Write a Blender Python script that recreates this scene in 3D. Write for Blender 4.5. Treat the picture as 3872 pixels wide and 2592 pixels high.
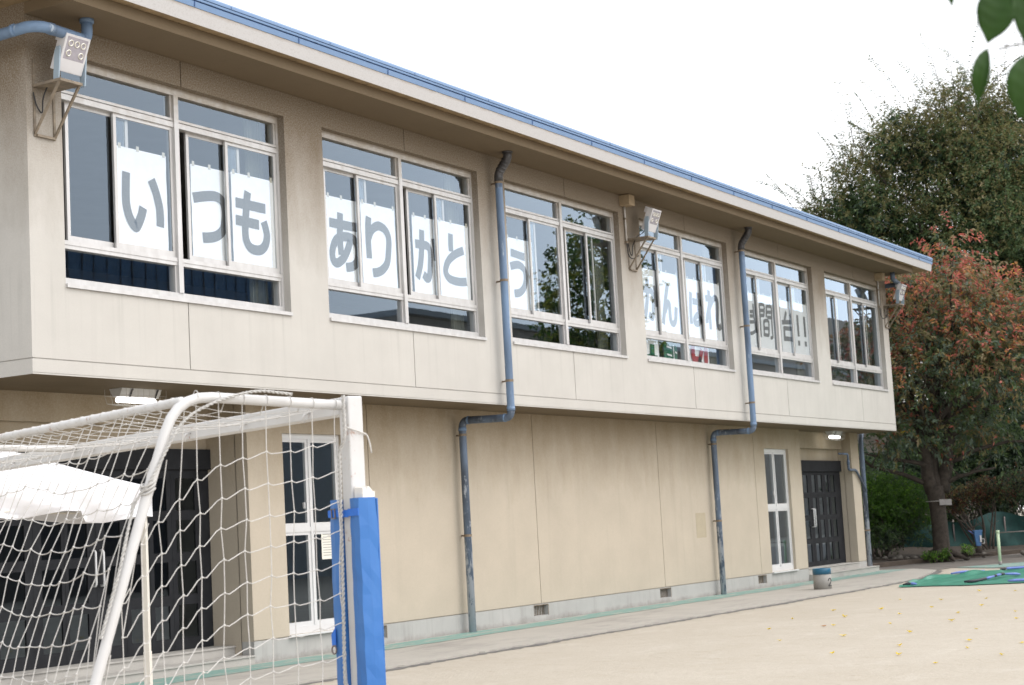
import bpy, math, random
import numpy as np
from mathutils import Vector, Matrix
for o in list(bpy.data.objects): bpy.data.objects.remove(o)
S = bpy.context.scene; COL = S.collection
rnd = random.Random(7); R = math.radians

# ---------------------------------------------------------------- camera, sky, sun, exposure
cam = bpy.data.cameras.new('camera'); co = bpy.data.objects.new('camera', cam); COL.objects.link(co)
cam.sensor_width = 23.6; cam.lens = 23.6*6406.15/3872; cam.clip_end = 2000; cam.clip_start = .05
pit, rol, yaw = 0.10946714, -0.05476376, 1.0360081
f0 = Vector((math.sin(yaw), math.cos(yaw), 0)); r0 = Vector((math.cos(yaw), -math.sin(yaw), 0)); u0 = Vector((0, 0, 1))
fw = f0*math.cos(pit)+u0*math.sin(pit); up_ = u0*math.cos(pit)-f0*math.sin(pit)
rt = r0*math.cos(rol)+up_*math.sin(rol); up_ = up_*math.cos(rol)-r0*math.sin(rol)
M = Matrix((rt, up_, -fw)).transposed().to_4x4(); M.translation = Vector((-14.443, -12.767, 1.490))
co.matrix_world = M; S.camera = co
cam.dof.use_dof = True; cam.dof.focus_distance = 14.0; cam.dof.aperture_fstop = 3.5

SUN_EL, SUN_AZ = 52, 155            # azimuth measured from +Y towards +X
W = bpy.data.worlds.new('World'); S.world = W; W.use_nodes = True
wn, wl = W.node_tree.nodes, W.node_tree.links
bg = wn['Background']; sky = wn.new('ShaderNodeTexSky'); sky.sky_type = 'NISHITA'; sky.sun_disc = False
sky.sun_elevation = R(SUN_EL); sky.sun_rotation = R(SUN_AZ); sky.air_density = 1.3; sky.dust_density = 5; sky.ozone_density = 1
mixw = wn.new('ShaderNodeMix'); mixw.data_type = 'RGBA'; mixw.inputs[0].default_value = .62
wl.new(sky.outputs[0], mixw.inputs[6])               # thin bright overcast veil, brighter on the sun's side of the sky
tc = wn.new('ShaderNodeTexCoord'); dt = wn.new('ShaderNodeVectorMath'); dt.operation = 'DOT_PRODUCT'
dt.inputs[1].default_value = (math.sin(R(SUN_AZ)), math.cos(R(SUN_AZ)), .25); wl.new(tc.outputs['Generated'], dt.inputs[0])
mr = wn.new('ShaderNodeMapRange'); mr.interpolation_type = 'SMOOTHSTEP'; wl.new(dt.outputs['Value'], mr.inputs[0])
mr.inputs[1].default_value = -.3; mr.inputs[2].default_value = .95
vc = wn.new('ShaderNodeMix'); vc.data_type = 'RGBA'; wl.new(mr.outputs[0], vc.inputs[0])
vc.inputs[6].default_value = (12.0, 11.9, 11.9, 1); vc.inputs[7].default_value = (27, 27, 27.5, 1); wl.new(vc.outputs[2], mixw.inputs[7])
wl.new(mixw.outputs[2], bg.inputs['Color']); bg.inputs['Strength'].default_value = .12
sl = bpy.data.lights.new('sun', 'SUN'); sl.energy = .6; sl.angle = R(28); sl.color = (1, .965, .92)
so = bpy.data.objects.new('sun', sl); COL.objects.link(so)
sd = Vector((math.sin(R(SUN_AZ))*math.cos(R(SUN_EL)), math.cos(R(SUN_AZ))*math.cos(R(SUN_EL)), math.sin(R(SUN_EL))))
so.rotation_euler = sd.to_track_quat('Z', 'Y').to_euler(); so.location = (0, -30, 40)
S.view_settings.view_transform = 'Standard'; S.view_settings.look = 'None'
S.view_settings.exposure = 0.2; S.view_settings.gamma = 1
S.cycles.max_bounces = 8; S.cycles.transparent_max_bounces = 16; S.cycles.use_denoising = True
S.cycles.caustics_reflective = False; S.cycles.caustics_refractive = False

# ---------------------------------------------------------------- material helpers
MATS = {}
class NT:
    def __init__(s, name):
        s.m = bpy.data.materials.new(name); s.m.use_nodes = True
        s.n, s.l = s.m.node_tree.nodes, s.m.node_tree.links
        s.b = s.n['Principled BSDF']
        s.geo = s.n.new('ShaderNodeNewGeometry'); MATS[name] = s.m
    def pos(s, scale=(1, 1, 1)):
        v = s.n.new('ShaderNodeVectorMath'); v.operation = 'MULTIPLY'; v.inputs[1].default_value = scale
        s.l.new(s.geo.outputs['Position'], v.inputs[0]); return v.outputs[0]
    def noise(s, scale, detail=4, rough=.6, stretch=(1, 1, 1)):
        t = s.n.new('ShaderNodeTexNoise'); t.inputs['Scale'].default_value = scale
        t.inputs['Detail'].default_value = detail; t.inputs['Roughness'].default_value = rough
        s.l.new(s.pos(stretch), t.inputs['Vector']); return t.outputs['Fac']
    def ramp(s, fac, a, b, lo=0, hi=1):
        t = s.n.new('ShaderNodeMapRange'); t.inputs[1].default_value = a; t.inputs[2].default_value = b
        t.inputs[3].default_value = lo; t.inputs[4].default_value = hi
        s.l.new(fac, t.inputs[0]); return t.outputs[0]
    def math(s, op, a, b):
        t = s.n.new('ShaderNodeMath'); t.operation = op
        for i, x in enumerate((a, b)):
            if isinstance(x, (int, float)): t.inputs[i].default_value = x
            else: s.l.new(x, t.inputs[i])
        return t.outputs[0]
    def mix(s, fac, a, b):
        t = s.n.new('ShaderNodeMix'); t.data_type = 'RGBA'
        for i, x in ((0, fac), (6, a), (7, b)):
            if isinstance(x, (int, float)): t.inputs[i].default_value = x
            elif isinstance(x, tuple): t.inputs[i].default_value = x if len(x) == 4 else x+(1,)
            else: s.l.new(x, t.inputs[i])
        return t.outputs[2]
    def z(s):
        t = s.n.new('ShaderNodeSeparateXYZ'); s.l.new(s.geo.outputs['Position'], t.inputs[0]); return t.outputs
    def out(s, col, rough=.8, metal=0, bump=None, bstr=.2, bdist=.01, spec=None):
        if isinstance(col, tuple): s.b.inputs['Base Color'].default_value = col if len(col) == 4 else col+(1,)
        else: s.l.new(col, s.b.inputs['Base Color'])
        if isinstance(rough, (int, float)): s.b.inputs['Roughness'].default_value = rough
        else: s.l.new(rough, s.b.inputs['Roughness'])
        s.b.inputs['Metallic'].default_value = metal
        if spec is not None: s.b.inputs['Specular IOR Level'].default_value = spec
        if bump is not None:
            t = s.n.new('ShaderNodeBump'); t.inputs['Strength'].default_value = bstr; t.inputs['Distance'].default_value = bdist
            s.l.new(bump, t.inputs['Height']); s.l.new(t.outputs[0], s.b.inputs['Normal'])
        return s.m

def plain(name, c, rough=.6, metal=0, var=.12, scale=6, bump=0, spec=None):
    t = NT(name); k = t.noise(scale, 5, .65)
    lo = tuple(x*(1-var) for x in c); hi = tuple(min(1, x*(1+var)) for x in c)
    col = t.mix(t.ramp(k, .3, .7), lo, hi)
    return t.out(col, rough, metal, t.noise(scale*20, 3) if bump else None, bump, .005, spec)

def stucco(name, base, stain_shade, zlo, zhi, amt, streak=.5):
    t = NT(name); X = t.z()
    speck = t.ramp(t.noise(90, 2, .7), .35, .65); blot = t.ramp(t.noise(1.3, 4, .6), .3, .7)
    col = t.mix(blot, tuple(x*.94 for x in base), tuple(x*1.05 for x in base))
    col = t.mix(t.math('MULTIPLY', speck, .22), col, tuple(x*.68 for x in base))
    # grime mixed with shade painted in under eave and overhang, torn edge, vertical runs
    d = t.noise(2.2, 6, .7, (1, 1, .45)); runs = t.noise(5, 4, .6, (1, 1, .06))
    zz = t.math('ADD', X[2], t.math('MULTIPLY', t.math('SUBTRACT', d, .5), 1.5))
    zz = t.math('ADD', zz, t.math('MULTIPLY', t.math('SUBTRACT', runs, .5), streak))
    g = t.math('MULTIPLY', t.ramp(zz, zlo, zhi), amt)
    g = t.math('MULTIPLY', g, t.ramp(t.noise(60, 2, .8), .28, .6, .55, 1))
    col = t.mix(g, col, stain_shade)
    thin = t.math('MULTIPLY', t.ramp(runs, .56, .72), .10)
    drip = t.math('MULTIPLY', t.ramp(t.noise(11, 3, .6, (1, 1, .02)), .55, .75), t.ramp(X[2], 3.3, 4.25))
    drip = t.math('MULTIPLY', drip, t.math('MULTIPLY', t.ramp(X[2], 4.5, 4.2), .26)); col = t.mix(drip, col, tuple(x*.42 for x in base))
    col = t.mix(thin, col, tuple(x*.45 for x in base))
    return t.out(col, .9, 0, t.noise(200, 2), .10, .003, .25)

stucco('upper stucco', (.505, .488, .455), (.15, .105, .058), 4.8, 6.55, .95)
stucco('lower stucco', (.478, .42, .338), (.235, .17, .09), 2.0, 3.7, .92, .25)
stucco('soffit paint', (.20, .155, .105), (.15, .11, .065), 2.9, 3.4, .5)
def plinthm():
    t = NT('plinth concrete'); X = t.z(); col = t.mix(t.ramp(t.noise(1.6, 6, .7), .3, .7), (.36, .355, .34), (.42, .412, .395))
    col = t.mix(t.math('MULTIPLY', t.ramp(t.noise(9, 4, .6, (1, 1, .08)), .52, .7), .3), col, (.22, .21, .19))
    zz = t.math('ADD', X[2], t.math('MULTIPLY', t.math('SUBTRACT', t.noise(2.2, 6, .75), .5), .30)); col = t.mix(t.math('MULTIPLY', t.ramp(zz, .10, .0), .55), col, (.15, .14, .12))
    t.out(col, .9, 0, t.noise(90, 3), .2, .004)
plinthm()
def fascia():
    t = NT('fascia concrete'); X = t.z()
    sp = t.ramp(t.noise(55, 3, .8), .5, .68); col = t.mix(t.math('MULTIPLY', sp, .35), (.46, .45, .445), (.27, .245, .22))
    zz = t.math('ADD', X[2], t.math('MULTIPLY', t.math('SUBTRACT', t.noise(6, 5, .7), .5), .07))
    col = t.mix(t.math('MULTIPLY', t.ramp(zz, 7.265, 7.315), .6), col, (.24, .17, .10))
    t.out(col, .85, 0, t.noise(120, 2), .2, .003)
fascia()
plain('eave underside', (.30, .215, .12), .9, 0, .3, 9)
plain('blue sheet metal', (.14, .225, .37), .55, 0, .06, 3, spec=.3)
plain('blue metal seam', (.06, .12, .28), .5, 0, .1, 3)
plain('roof sheet', (.15, .24, .40), .6, 0, .1, 3)
def alu():
    t = NT('aluminium'); X = t.z()
    zz = t.math('ADD', X[2], t.math('MULTIPLY', t.math('SUBTRACT', t.noise(7, 4, .7), .5), 1.0))
    dirt = t.math('MULTIPLY', t.ramp(zz, 6.25, 6.75), .6)
    col = t.mix(t.ramp(t.noise(9, 4, .6, (1, 1, .2)), .3, .7), (.50, .49, .48), (.60, .595, .59))
    col = t.mix(dirt, col, (.30, .23, .14)); t.out(col, .42, .25)
alu()
plain('white aluminium', (.64, .64, .64), .4, .1, .05, 5)
plain('dark bronze', (.022, .023, .026), .65, 0, .25, 4, spec=.12)
plain('interior wall', (.30, .30, .29), .9, 0, .1, 2)
plain('interior floor', (.16, .13, .10), .7, 0, .1, 2)
plain('curtain', (.16, .17, .14), .9, 0, .15, 8)
plain('rubber black', (.02, .02, .022), .6, 0, .2, 10)
def glass(name, k, tint):
    t = NT(name); n, l = t.n, t.l; n.remove(t.b)
    tr = n.new('ShaderNodeBsdfTransparent'); tr.inputs[0].default_value = tint
    gl = n.new('ShaderNodeBsdfGlossy'); gl.inputs['Roughness'].default_value = .0; gl.inputs['Color'].default_value = (.68, .83, 1, 1)
    fr = n.new('ShaderNodeFresnel'); fr.inputs['IOR'].default_value = 1.5
    bp = n.new('ShaderNodeBump'); bp.inputs['Strength'].default_value = .018; bp.inputs['Distance'].default_value = .02
    l.new(t.noise(2.2, 2, .5, (1, 1, .5)), bp.inputs['Height']); l.new(bp.outputs[0], gl.inputs['Normal'])
    mx = n.new('ShaderNodeMixShader'); l.new(t.math('MINIMUM', t.math('MULTIPLY', fr.outputs[0], k), .42), mx.inputs[0])
    l.new(tr.outputs[0], mx.inputs[1]); l.new(gl.outputs[0], mx.inputs[2])
    l.new(mx.outputs[0], n['Material Output'].inputs['Surface'])
glass('window glass', 2.2, (.955, .975, .97, 1)); glass('door glass', 1.8, (.55, .58, .58, 1))
plain('banner cloth', (.90, .91, .93), .9, 0, .04, 7, .15)
plain('banner ink', (.14, .138, .136), .9, 0, .15, 30)
plain('masking tape', (.55, .53, .46), .8, 0, .05, 20)
plain('banner green', (.015, .13, .08), .9, 0, .1, 20)
plain('banner red', (.36, .012, .02), .9, 0, .1, 20)
def pipe():
    t = NT('pipe paint'); X = t.z()
    base = t.mix(t.ramp(t.noise(2.5, 4, .6, (1, 1, .35)), .35, .65), (.05, .062, .082), (.135, .185, .265))
    low = t.ramp(X[2], 2.2, .3)                       # paint worn by the yard's dust and balls, lower down
    fl = t.noise(14, 6, .75, (1, 1, .3)); th = t.math('ADD', fl, t.math('MULTIPLY', low, .20))
    col = t.mix(t.math('MULTIPLY', t.ramp(th, .60, .66), .85), base, (.42, .45, .50)); t.out(col, .6)
pipe()
def pipeu():
    t = NT('pipe paint upper')
    base = t.mix(t.ramp(t.noise(2.5, 4, .6, (1, 1, .3)), .35, .65), (.085, .125, .19), (.16, .25, .39))
    col = t.mix(t.math('MULTIPLY', t.ramp(t.noise(9, 6, .75, (1, 1, .18)), .60, .66), .75), base, (.45, .52, .60)); t.out(col, .55)
pipeu()
plain('old pipe elbow', (.05, .048, .05), .35, 0, .5, 9)
plain('rusty clamp', (.22, .17, .12), .7, .3, .3, 20)
plain('bracket paint', (.21, .17, .125), .65, .1, .35, 14)
plain('box paint', (.36, .275, .175), .7, 0, .15, 10)
plain('lamp housing', (.62, .61, .62), .5, 0, .03, 5)
plain('lamp yoke', (.30, .38, .45), .5, 0, .05, 5)
plain('lamp lens', (.42, .40, .45), .15, .3, .1, 25)
plain('lamp reflector', (.80, .78, .70), .2, .7, .05, 25)
plain('conduit', (.45, .43, .40), .6, .2, .25, 12)
def goalp():
    t = NT('goal paint')
    rust = t.math('MULTIPLY', t.ramp(t.noise(7, 6, .75), .61, .69), t.ramp(t.noise(50, 3, .8), .42, .55))
    col = t.mix(t.ramp(t.noise(4, 5, .6), .3, .7), (.62, .62, .62), (.55, .54, .525)); col = t.mix(rust, col, (.30, .11, .04)); t.out(col, .4)
goalp()
plain('net cord', (.56, .545, .52), .9, 0, .12, 30); plain('old rope', (.46, .45, .43), .95, 0, .2, 60)
def pvc():
    t = NT('pad cover')
    col = t.mix(t.ramp(t.noise(3, 5, .6), .3, .7), (.028, .14, .42), (.036, .165, .46))
    col = t.mix(t.math('MULTIPLY', t.ramp(t.noise(5, 6, .7, (1, 1, .3)), .55, .8), .25), col, (.10, .24, .46))
    t.out(col, .42, 0, t.noise(5, 3, .5, (1, 1, .35)), .4, .04)
pvc(); plain('pad strap', (.02, .15, .60), .6, 0, .1, 20); plain('foam', (.78, .75, .70), .9, 0, .1, 20)
plain('tent cloth', (.74, .74, .77), .7, 0, .03, 3); plain('tent leg paint', (.66, .63, .57), .4, .1, .05, 5)
def sand():
    t = NT('sand'); big = t.ramp(t.noise(.35, 5, .6), .3, .7); mid = t.ramp(t.noise(2.6, 6, .7), .3, .7); fine = t.ramp(t.noise(28, 5, .8), .32, .68)
    col = t.mix(big, (.43, .39, .325), (.485, .448, .385)); col = t.mix(t.math('MULTIPLY', mid, .30), col, (.40, .35, .28)); col = t.mix(t.math('MULTIPLY', fine, .34), col, (.34, .29, .225))
    col = t.mix(t.math('MULTIPLY', t.ramp(t.noise(45, 2, .5), .68, .74), .55), col, (.22, .19, .15))
    col = t.mix(t.math('MULTIPLY', t.ramp(t.noise(1.2, 7, .8, (.55, 1.5, 1)), .60, .70), .25), col, (.36, .30, .23))
    sc = t.ramp(t.noise(3.6, 5, .7, (1, .5, 1)), .56, .66); col = t.mix(t.math('MULTIPLY', sc, .26), col, (.33, .28, .215))
    lt = t.ramp(t.noise(1.7, 6, .7, (.5, 1, 1)), .55, .68); col = t.mix(t.math('MULTIPLY', lt, .30), col, (.54, .51, .455))
    dn = t.ramp(t.noise(9, 3, .6, (1, .6, 1)), .64, .70); col = t.mix(t.math('MULTIPLY', dn, .38), col, (.27, .225, .17))
    t.out(col, .95, 0, t.math('ADD', t.noise(30, 6, .75), t.math('MULTIPLY', t.noise(7, 4, .6), 2.0)), .6, .012, .2)
sand()
def conc(name, a, b, dark, sc=1):
    t = NT(name); col = t.mix(t.ramp(t.noise(1.1*sc, 6, .65), .3, .7), a, b)
    col = t.mix(t.math('MULTIPLY', t.ramp(t.noise(.8*sc, 6, .75, (.4, 1.5, 1)), .52, .68), .55), col, dark)
    col = t.mix(t.math('MULTIPLY', t.ramp(t.noise(70, 3, .8), .5, .7), .3), col, dark); t.out(col, .9, 0, t.noise(60, 3), .3, .006)
conc('apron concrete', (.35, .33, .295), (.42, .395, .35), (.20, .19, .18))
conc('path asphalt', (.14, .125, .11), (.19, .172, .15), (.08, .075, .07))
conc('curb concrete', (.075, .058, .044), (.11, .085, .065), (.04, .03, .024), 3)
conc('gutter asphalt', (.11, .105, .10), (.2, .19, .175), (.05, .05, .05), 6)
conc('step concrete', (.36, .345, .32), (.41, .395, .365), (.20, .19, .18), 2)
def greenp():
    t = NT('green paint strip'); w = t.ramp(t.noise(3.5, 7, .75, (.5, 1.6, 1)), .34, .50)
    w2 = t.ramp(t.noise(40, 3, .8), .3, .55); m = t.math('MULTIPLY', w, t.math('ADD', t.math('MULTIPLY', w2, .4), .55))
    col = t.mix(m, (.39, .365, .32), (.15, .30, .265)); t.out(col, .85, 0, t.noise(60, 3), .2, .004)
greenp()
plain('soil', (.04, .03, .021), .95, 0, .5, 4, .6); plain('stone', (.17, .155, .135), .9, 0, .35, 9, .5)
plain('tarp green', (.028, .20, .13), .45, 0, .12, 5); plain('strap blue', (.13, .19, .50), .6, 0, .15, 8); plain('strap black', (.02, .02, .03), .6, 0, .3, 8)
plain('bin rim blue', (.02, .115, .20), .3, 0, .08, 6); plain('bin concrete', (.33, .32, .30), .8, 0, .1, 8)
plain('pale green pole', (.50, .62, .42), .5, 0, .1, 10); plain('steel bar', (.20, .17, .16), .5, .5, .2, 10)
plain('bark', (.05, .04, .032), .95, 0, .45, 9, .8); plain('twig bark', (.11, .09, .075), .95, 0, .4, 9, .5)
plain('net teal', (.012, .06, .054), .7, 0, .3, 5); plain('board grey', (.30, .28, .27), .8, 0, .2, 9)
plain('pump blue', (.075, .19, .40), .5, 0, .25, 9); plain('white plate', (.7, .7, .7), .5, 0, .03, 9)
plain('house wall', (.42, .45, .47), .85, 0, .08, 3); plain('house dark', (.06, .065, .08), .7, 0, .2, 3); plain('house trim', (.20, .42, .46), .6, 0, .1, 3)
plain('beige wall', (.40, .36, .31), .9, 0, .1, 1); plain('blue cladding', (.10, .21, .37), .6, 0, .25, 2)
plain('paper', (.72, .70, .62), .9, 0, .03, 9); plain('print', (.25, .24, .23), .9, 0, .1, 9)
def emis(name, c, s):
    t = NT(name); t.b.inputs['Base Color'].default_value = (.8, .8, .8, 1)
    t.b.inputs['Emission Color'].default_value = c+(1,); t.b.inputs['Emission Strength'].default_value = s
emis('lit tube', (1, .98, .94), 5)
def leafm(name, c, tr=.35):
    t = NT(name); n, l = t.n, t.l
    col = t.mix(t.ramp(t.noise(5, 4, .7), .3, .7), tuple(x*.65 for x in c), tuple(min(1, x*1.3) for x in c))
    l.new(col, t.b.inputs['Base Color']); t.b.inputs['Roughness'].default_value = .5; t.b.inputs['Specular IOR Level'].default_value = .35
    tl = n.new('ShaderNodeBsdfTranslucent'); l.new(col, tl.inputs[0]); mx = n.new('ShaderNodeMixShader'); mx.inputs[0].default_value = .45
    l.new(t.b.outputs[0], mx.inputs[1]); l.new(tl.outputs[0], mx.inputs[2]); l.new(mx.outputs[0], n['Material Output'].inputs['Surface'])
for nm, c in dict(leaf_dark=(.042, .07, .042), leaf_mid=(.095, .15, .06), leaf_olive=(.185, .175, .07), leaf_brown=(.15, .105, .05), leaf_green=(.09, .20, .03),
                  leaf_lime=(.20, .36, .05), leaf_red=(.50, .15, .115), leaf_orange=(.50, .25, .10), leaf_yellow=(.75, .56, .06), leaf_pale=(.27, .22, .12), leaf_bluegreen=(.12, .165, .115), leaf_ginkgo=(.42, .42, .06),
                  leaf_near=(.05, .125, .022), leaf_rust=(.14, .05, .03), leaf_blackish=(.03, .04, .024)).items():  # last entry: darkest leaf green, mixed in at random per twig
    leafm(nm, c)

# ---------------------------------------------------------------- object helpers
def tag(o, label=None, cat=None, group=None, kind=None):
    for k, v in (('label', label), ('category', cat), ('group', group), ('kind', kind)):
        if v: o[k] = v
    return o
def empty(name, loc=(0, 0, 0), label=None, cat=None, group=None, rz=0):
    o = bpy.data.objects.new(name, None); COL.objects.link(o); o.location = loc; o.rotation_euler = (0, 0, rz); o.empty_display_size = .2
    return tag(o, label, cat, group)
class MB:
    def __init__(s): s.v = []; s.f = []; s.mi = []; s.k = 0
    def add(s, vs, fs):
        b = len(s.v); s.v += [tuple(v) for v in vs]; s.f += [tuple(i+b for i in f) for f in fs]; s.mi += [s.k]*len(fs)
    def box(s, x0, x1, y0, y1, z0, z1):
        vs = [(x, y, z) for z in (z0, z1) for y in (y0, y1) for x in (x0, x1)]
        s.add(vs, [(0, 2, 3, 1), (4, 5, 7, 6), (0, 1, 5, 4), (2, 6, 7, 3), (0, 4, 6, 2), (1, 3, 7, 5)]); return s
    def obox(s, o, a, b, c):   # box at corner o with edge vectors a, b, c
        o, a, b, c = map(Vector, (o, a, b, c))
        vs = [o, o+a, o+b, o+a+b, o+c, o+a+c, o+b+c, o+a+b+c]
        s.add(vs, [(0, 2, 3, 1), (4, 5, 7, 6), (0, 1, 5, 4), (2, 6, 7, 3), (0, 4, 6, 2), (1, 3, 7, 5)]); return s
    def tube(s, pts, r, n=8, caps=True):
        pts = [Vector(p) for p in pts]; rs = r if isinstance(r, (list, tuple)) else [r]*len(pts)
        vs = []; fs = []; u = None
        for i, p in enumerate(pts):
            t = (pts[min(i+1, len(pts)-1)]-pts[max(i-1, 0)]).normalized()
            if u is None:
                u = t.cross(Vector((0, 0, 1)))
                if u.length < .1: u = t.cross(Vector((1, 0, 0)))
            u = (u-t*u.dot(t)).normalized(); w = t.cross(u)
            for k in range(n):
                a = 2*math.pi*k/n; vs.append(p+(u*math.cos(a)+w*math.sin(a))*rs[i])
        for i in range(len(pts)-1):
            for k in range(n): fs.append((i*n+k, i*n+(k+1) % n, (i+1)*n+(k+1) % n, (i+1)*n+k))
        if caps: fs += [tuple(range(n))[::-1], tuple(range((len(pts)-1)*n, len(pts)*n))]
        s.add(vs, fs); return s
    def lathe(s, c, prof, n=24):
        vs = []; fs = []
        for r, z in prof:
            for k in range(n): a = 2*math.pi*k/n; vs.append((c[0]+r*math.cos(a), c[1]+r*math.sin(a), c[2]+z))
        for i in range(len(prof)-1):
            for k in range(n): fs.append((i*n+k, i*n+(k+1) % n, (i+1)*n+(k+1) % n, (i+1)*n+k))
        s.add(vs, fs); return s
    def prism(s, poly, d):   # polygon of 3-D points extruded by vector d
        n = len(poly); d = Vector(d); a = [Vector(p) for p in poly]
        s.add(a+[p+d for p in a], [tuple(range(n))[::-1], tuple(range(n, 2*n))]+[(i, (i+1) % n, n+(i+1) % n, n+i) for i in range(n)]); return s
    def ball(s, c, r, seed=0, n=10, jag=.0):
        g = random.Random(seed); vs = []; fs = []; m = n//2+1
        for i in range(m+1):
            th = math.pi*i/m
            for k in range(n):
                a = 2*math.pi*k/n; q = 1+g.uniform(-jag, jag)
                vs.append((c[0]+r[0]*q*math.sin(th)*math.cos(a), c[1]+r[1]*q*math.sin(th)*math.sin(a), c[2]+r[2]*q*math.cos(th)))
        for i in range(m):
            for k in range(n): fs.append((i*n+k, (i+1)*n+k, (i+1)*n+(k+1) % n, i*n+(k+1) % n))
        s.add(vs, fs); return s
    def build(s, name, mat, parent=None, smooth=False, bevel=0, local=False):
        me = bpy.data.meshes.new(name); me.from_pydata(s.v, [], s.f)
        for m in (mat if isinstance(mat, (list, tuple)) else [mat]): me.materials.append(MATS[m])
        if any(s.mi): me.polygons.foreach_set('material_index', s.mi)
        if smooth: me.polygons.foreach_set('use_smooth', [True]*len(me.polygons))
        me.update(); o = bpy.data.objects.new(name, me); COL.objects.link(o)
        if parent:
            o.parent = parent
            if not local:                       # vertices are in world metres: cancel the ancestors' offsets
                q = parent
                while q: o.location -= q.location; q = q.parent
        if bevel:
            b = o.modifiers.new('bevel', 'BEVEL'); b.width = bevel; b.segments = 2; b.limit_method = 'ANGLE'
        return o
def gridwall(mb, xs, zs, y, depth, thick):
    """front face at y looking towards -Y; depth(xc,zc) = set-back in metres, or None for an opening"""
    D = [[depth((xs[i]+xs[i+1])/2, (zs[j]+zs[j+1])/2) for j in range(len(zs)-1)] for i in range(len(xs)-1)]
    dd = lambda v: thick if v is None else v
    for i in range(len(xs)-1):
        for j in range(len(zs)-1):
            a = D[i][j]; x0, x1, z0, z1 = xs[i], xs[i+1], zs[j], zs[j+1]
            if a is not None: mb.add([(x0, y+a, z0), (x1, y+a, z0), (x1, y+a, z1), (x0, y+a, z1)], [(0, 1, 2, 3)])
            if i+1 < len(xs)-1 and dd(D[i+1][j]) != dd(a):
                p, q = y+dd(a), y+dd(D[i+1][j]); mb.add([(x1, p, z0), (x1, q, z0), (x1, q, z1), (x1, p, z1)], [(0, 1, 2, 3)])
            if j+1 < len(zs)-1 and dd(D[i][j+1]) != dd(a):
                p, q = y+dd(a), y+dd(D[i][j+1]); mb.add([(x0, p, z1), (x1, p, z1), (x1, q, z1), (x0, q, z1)], [(0, 1, 2, 3)])
def sheet(name, poly, z, mat, kind='structure', parent=None):
    mb = MB(); mb.add([(x, y, z) for x, y in poly], [tuple(range(len(poly)))]); o = mb.build(name, mat, parent)
    if kind: o['kind'] = kind
    return o

# ---------------------------------------------------------------- ground, paving (the setting)
sheet('ground', [(-300, -300), (300, -300), (300, 300), (-300, 300)], 0, 'sand')
def wavy(a, b, n, amp, seed):
    g = random.Random(seed); return [(a[0]+(b[0]-a[0])*i/n+g.uniform(-amp, amp), a[1]+(b[1]-a[1])*i/n+g.uniform(-amp, amp)) for i in range(n+1)]
edge = []
ek = [(-12, -1.6), (1.2, -1.56), (3.3, -1.56), (8.1, -1.67), (12.6, -1.73), (17.9, -1.77), (20.6, -1.62), (22.6, -1.2), (24.4, -.80)]
for i in range(len(ek)-1): edge += wavy(ek[i], ek[i+1], max(2, int((ek[i+1][0]-ek[i][0])*9)), .030, i)[:-1]
edge.append(ek[-1])
g2 = random.Random(3)
outer = [(x+g2.uniform(-.03, .03), y-.10-.07*max(0, math.sin(x*1.7)+math.sin(x*.61))*.5-g2.uniform(0, .05)) for x, y in edge]
mb = MB(); n = len(edge)
mb.add([(x, y, .004) for x, y in edge]+[(x, y, .004) for x, y in outer], [(n+i, n+i+1, i+1, i) for i in range(n-1)])
mb.build('gutter_edge', 'gutter asphalt')['kind'] = 'structure'
mb = MB(); top = [(x, y, .022) for x, y in edge]+[(25.6, .10, .022), (25.6, .95, .022), (24.3, .95, .022), (-12, .95, .022)]; n = len(top)
mb.add(top, [tuple(range(n))]); mb.add(top+[(x, y, 0) for x, y, z in top], [(i, i+1, n+i+1, n+i) for i in range(n-1)])
mb.build('pavement', 'apron concrete')['kind'] = 'structure'
gs = [(-12, .14)]+[(x, .13+.02*math.sin(x*2.1)+g2.uniform(-.02, .02)) for x in np.arange(-11, 25.4, .3)]+[(25.5, .12)]
gt = [(25.4, .72)]+[(x, .74+.03*math.sin(x*1.3)+g2.uniform(-.02, .02)) for x in np.arange(25.1, -11, -.3)]+[(-12, .74)]
mb = MB(); k = min(len(gs), len(gt)); gt = gt[::-1]
mb.add([(x, y, .0262) for x, y in gs[:k]]+[(x, y, .0262) for x, y in gt[:k]], [(i, i+1, k+i+1, k+i) for i in range(k-1)])
mb.build('painted_strip', 'green paint strip')['kind'] = 'structure'
sheet('path', [(24.4, -.80), (25.7, -.77), (24.4, -2.3), (26, -4.6), (30, -9), (60, -22), (60, -9), (35.2, -.10), (31.6, .85), (29.5, 1.35), (27.3, 1.75), (25.6, 2.2), (24.9, 1.2), (25.6, .95), (25.6, .10)], .008, 'path asphalt')
sheet('painted_band', [(25.75, -.85), (24.75, -2.0), (27.2, -4.7), (34, -10.4), (36, -9.6), (28.6, -2.6)], .0125, 'green paint strip')
# planter kerb and soil bed under the trees
cb = [(25.2, 2.15), (27.2, 1.70), (29.3, 1.33), (31.5, .80), (35.0, -.10), (40, -1.6), (52, -6)]
mb = MB()
for i in range(len(cb)-1):
    a, b = Vector(cb[i]+(0,)), Vector(cb[i+1]+(0,)); d = (b-a); nrm = Vector((-d.y, d.x, 0)).normalized()*.16
    mb.obox(a, d, nrm, (0, 0, .125))
mb.build('curb', 'curb concrete', bevel=.012)['kind'] = 'structure'
mb = MB(); nu, nv = 46, 16; vs = []
for i in range(nu+1):
    t = i/nu*(len(cb)-1); j = min(int(t), len(cb)-2); f = t-j; x = cb[j][0]*(1-f)+cb[j+1][0]*f; y = cb[j][1]*(1-f)+cb[j+1][1]*f+.15
    for q in range(nv+1):
        s_ = (q/nv)**1.5*30; vs.append((x+s_*.35, y+s_*.9, .10+min(.22, s_*.05)+rnd.uniform(-.02, .02)*(q > 0)))
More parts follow.
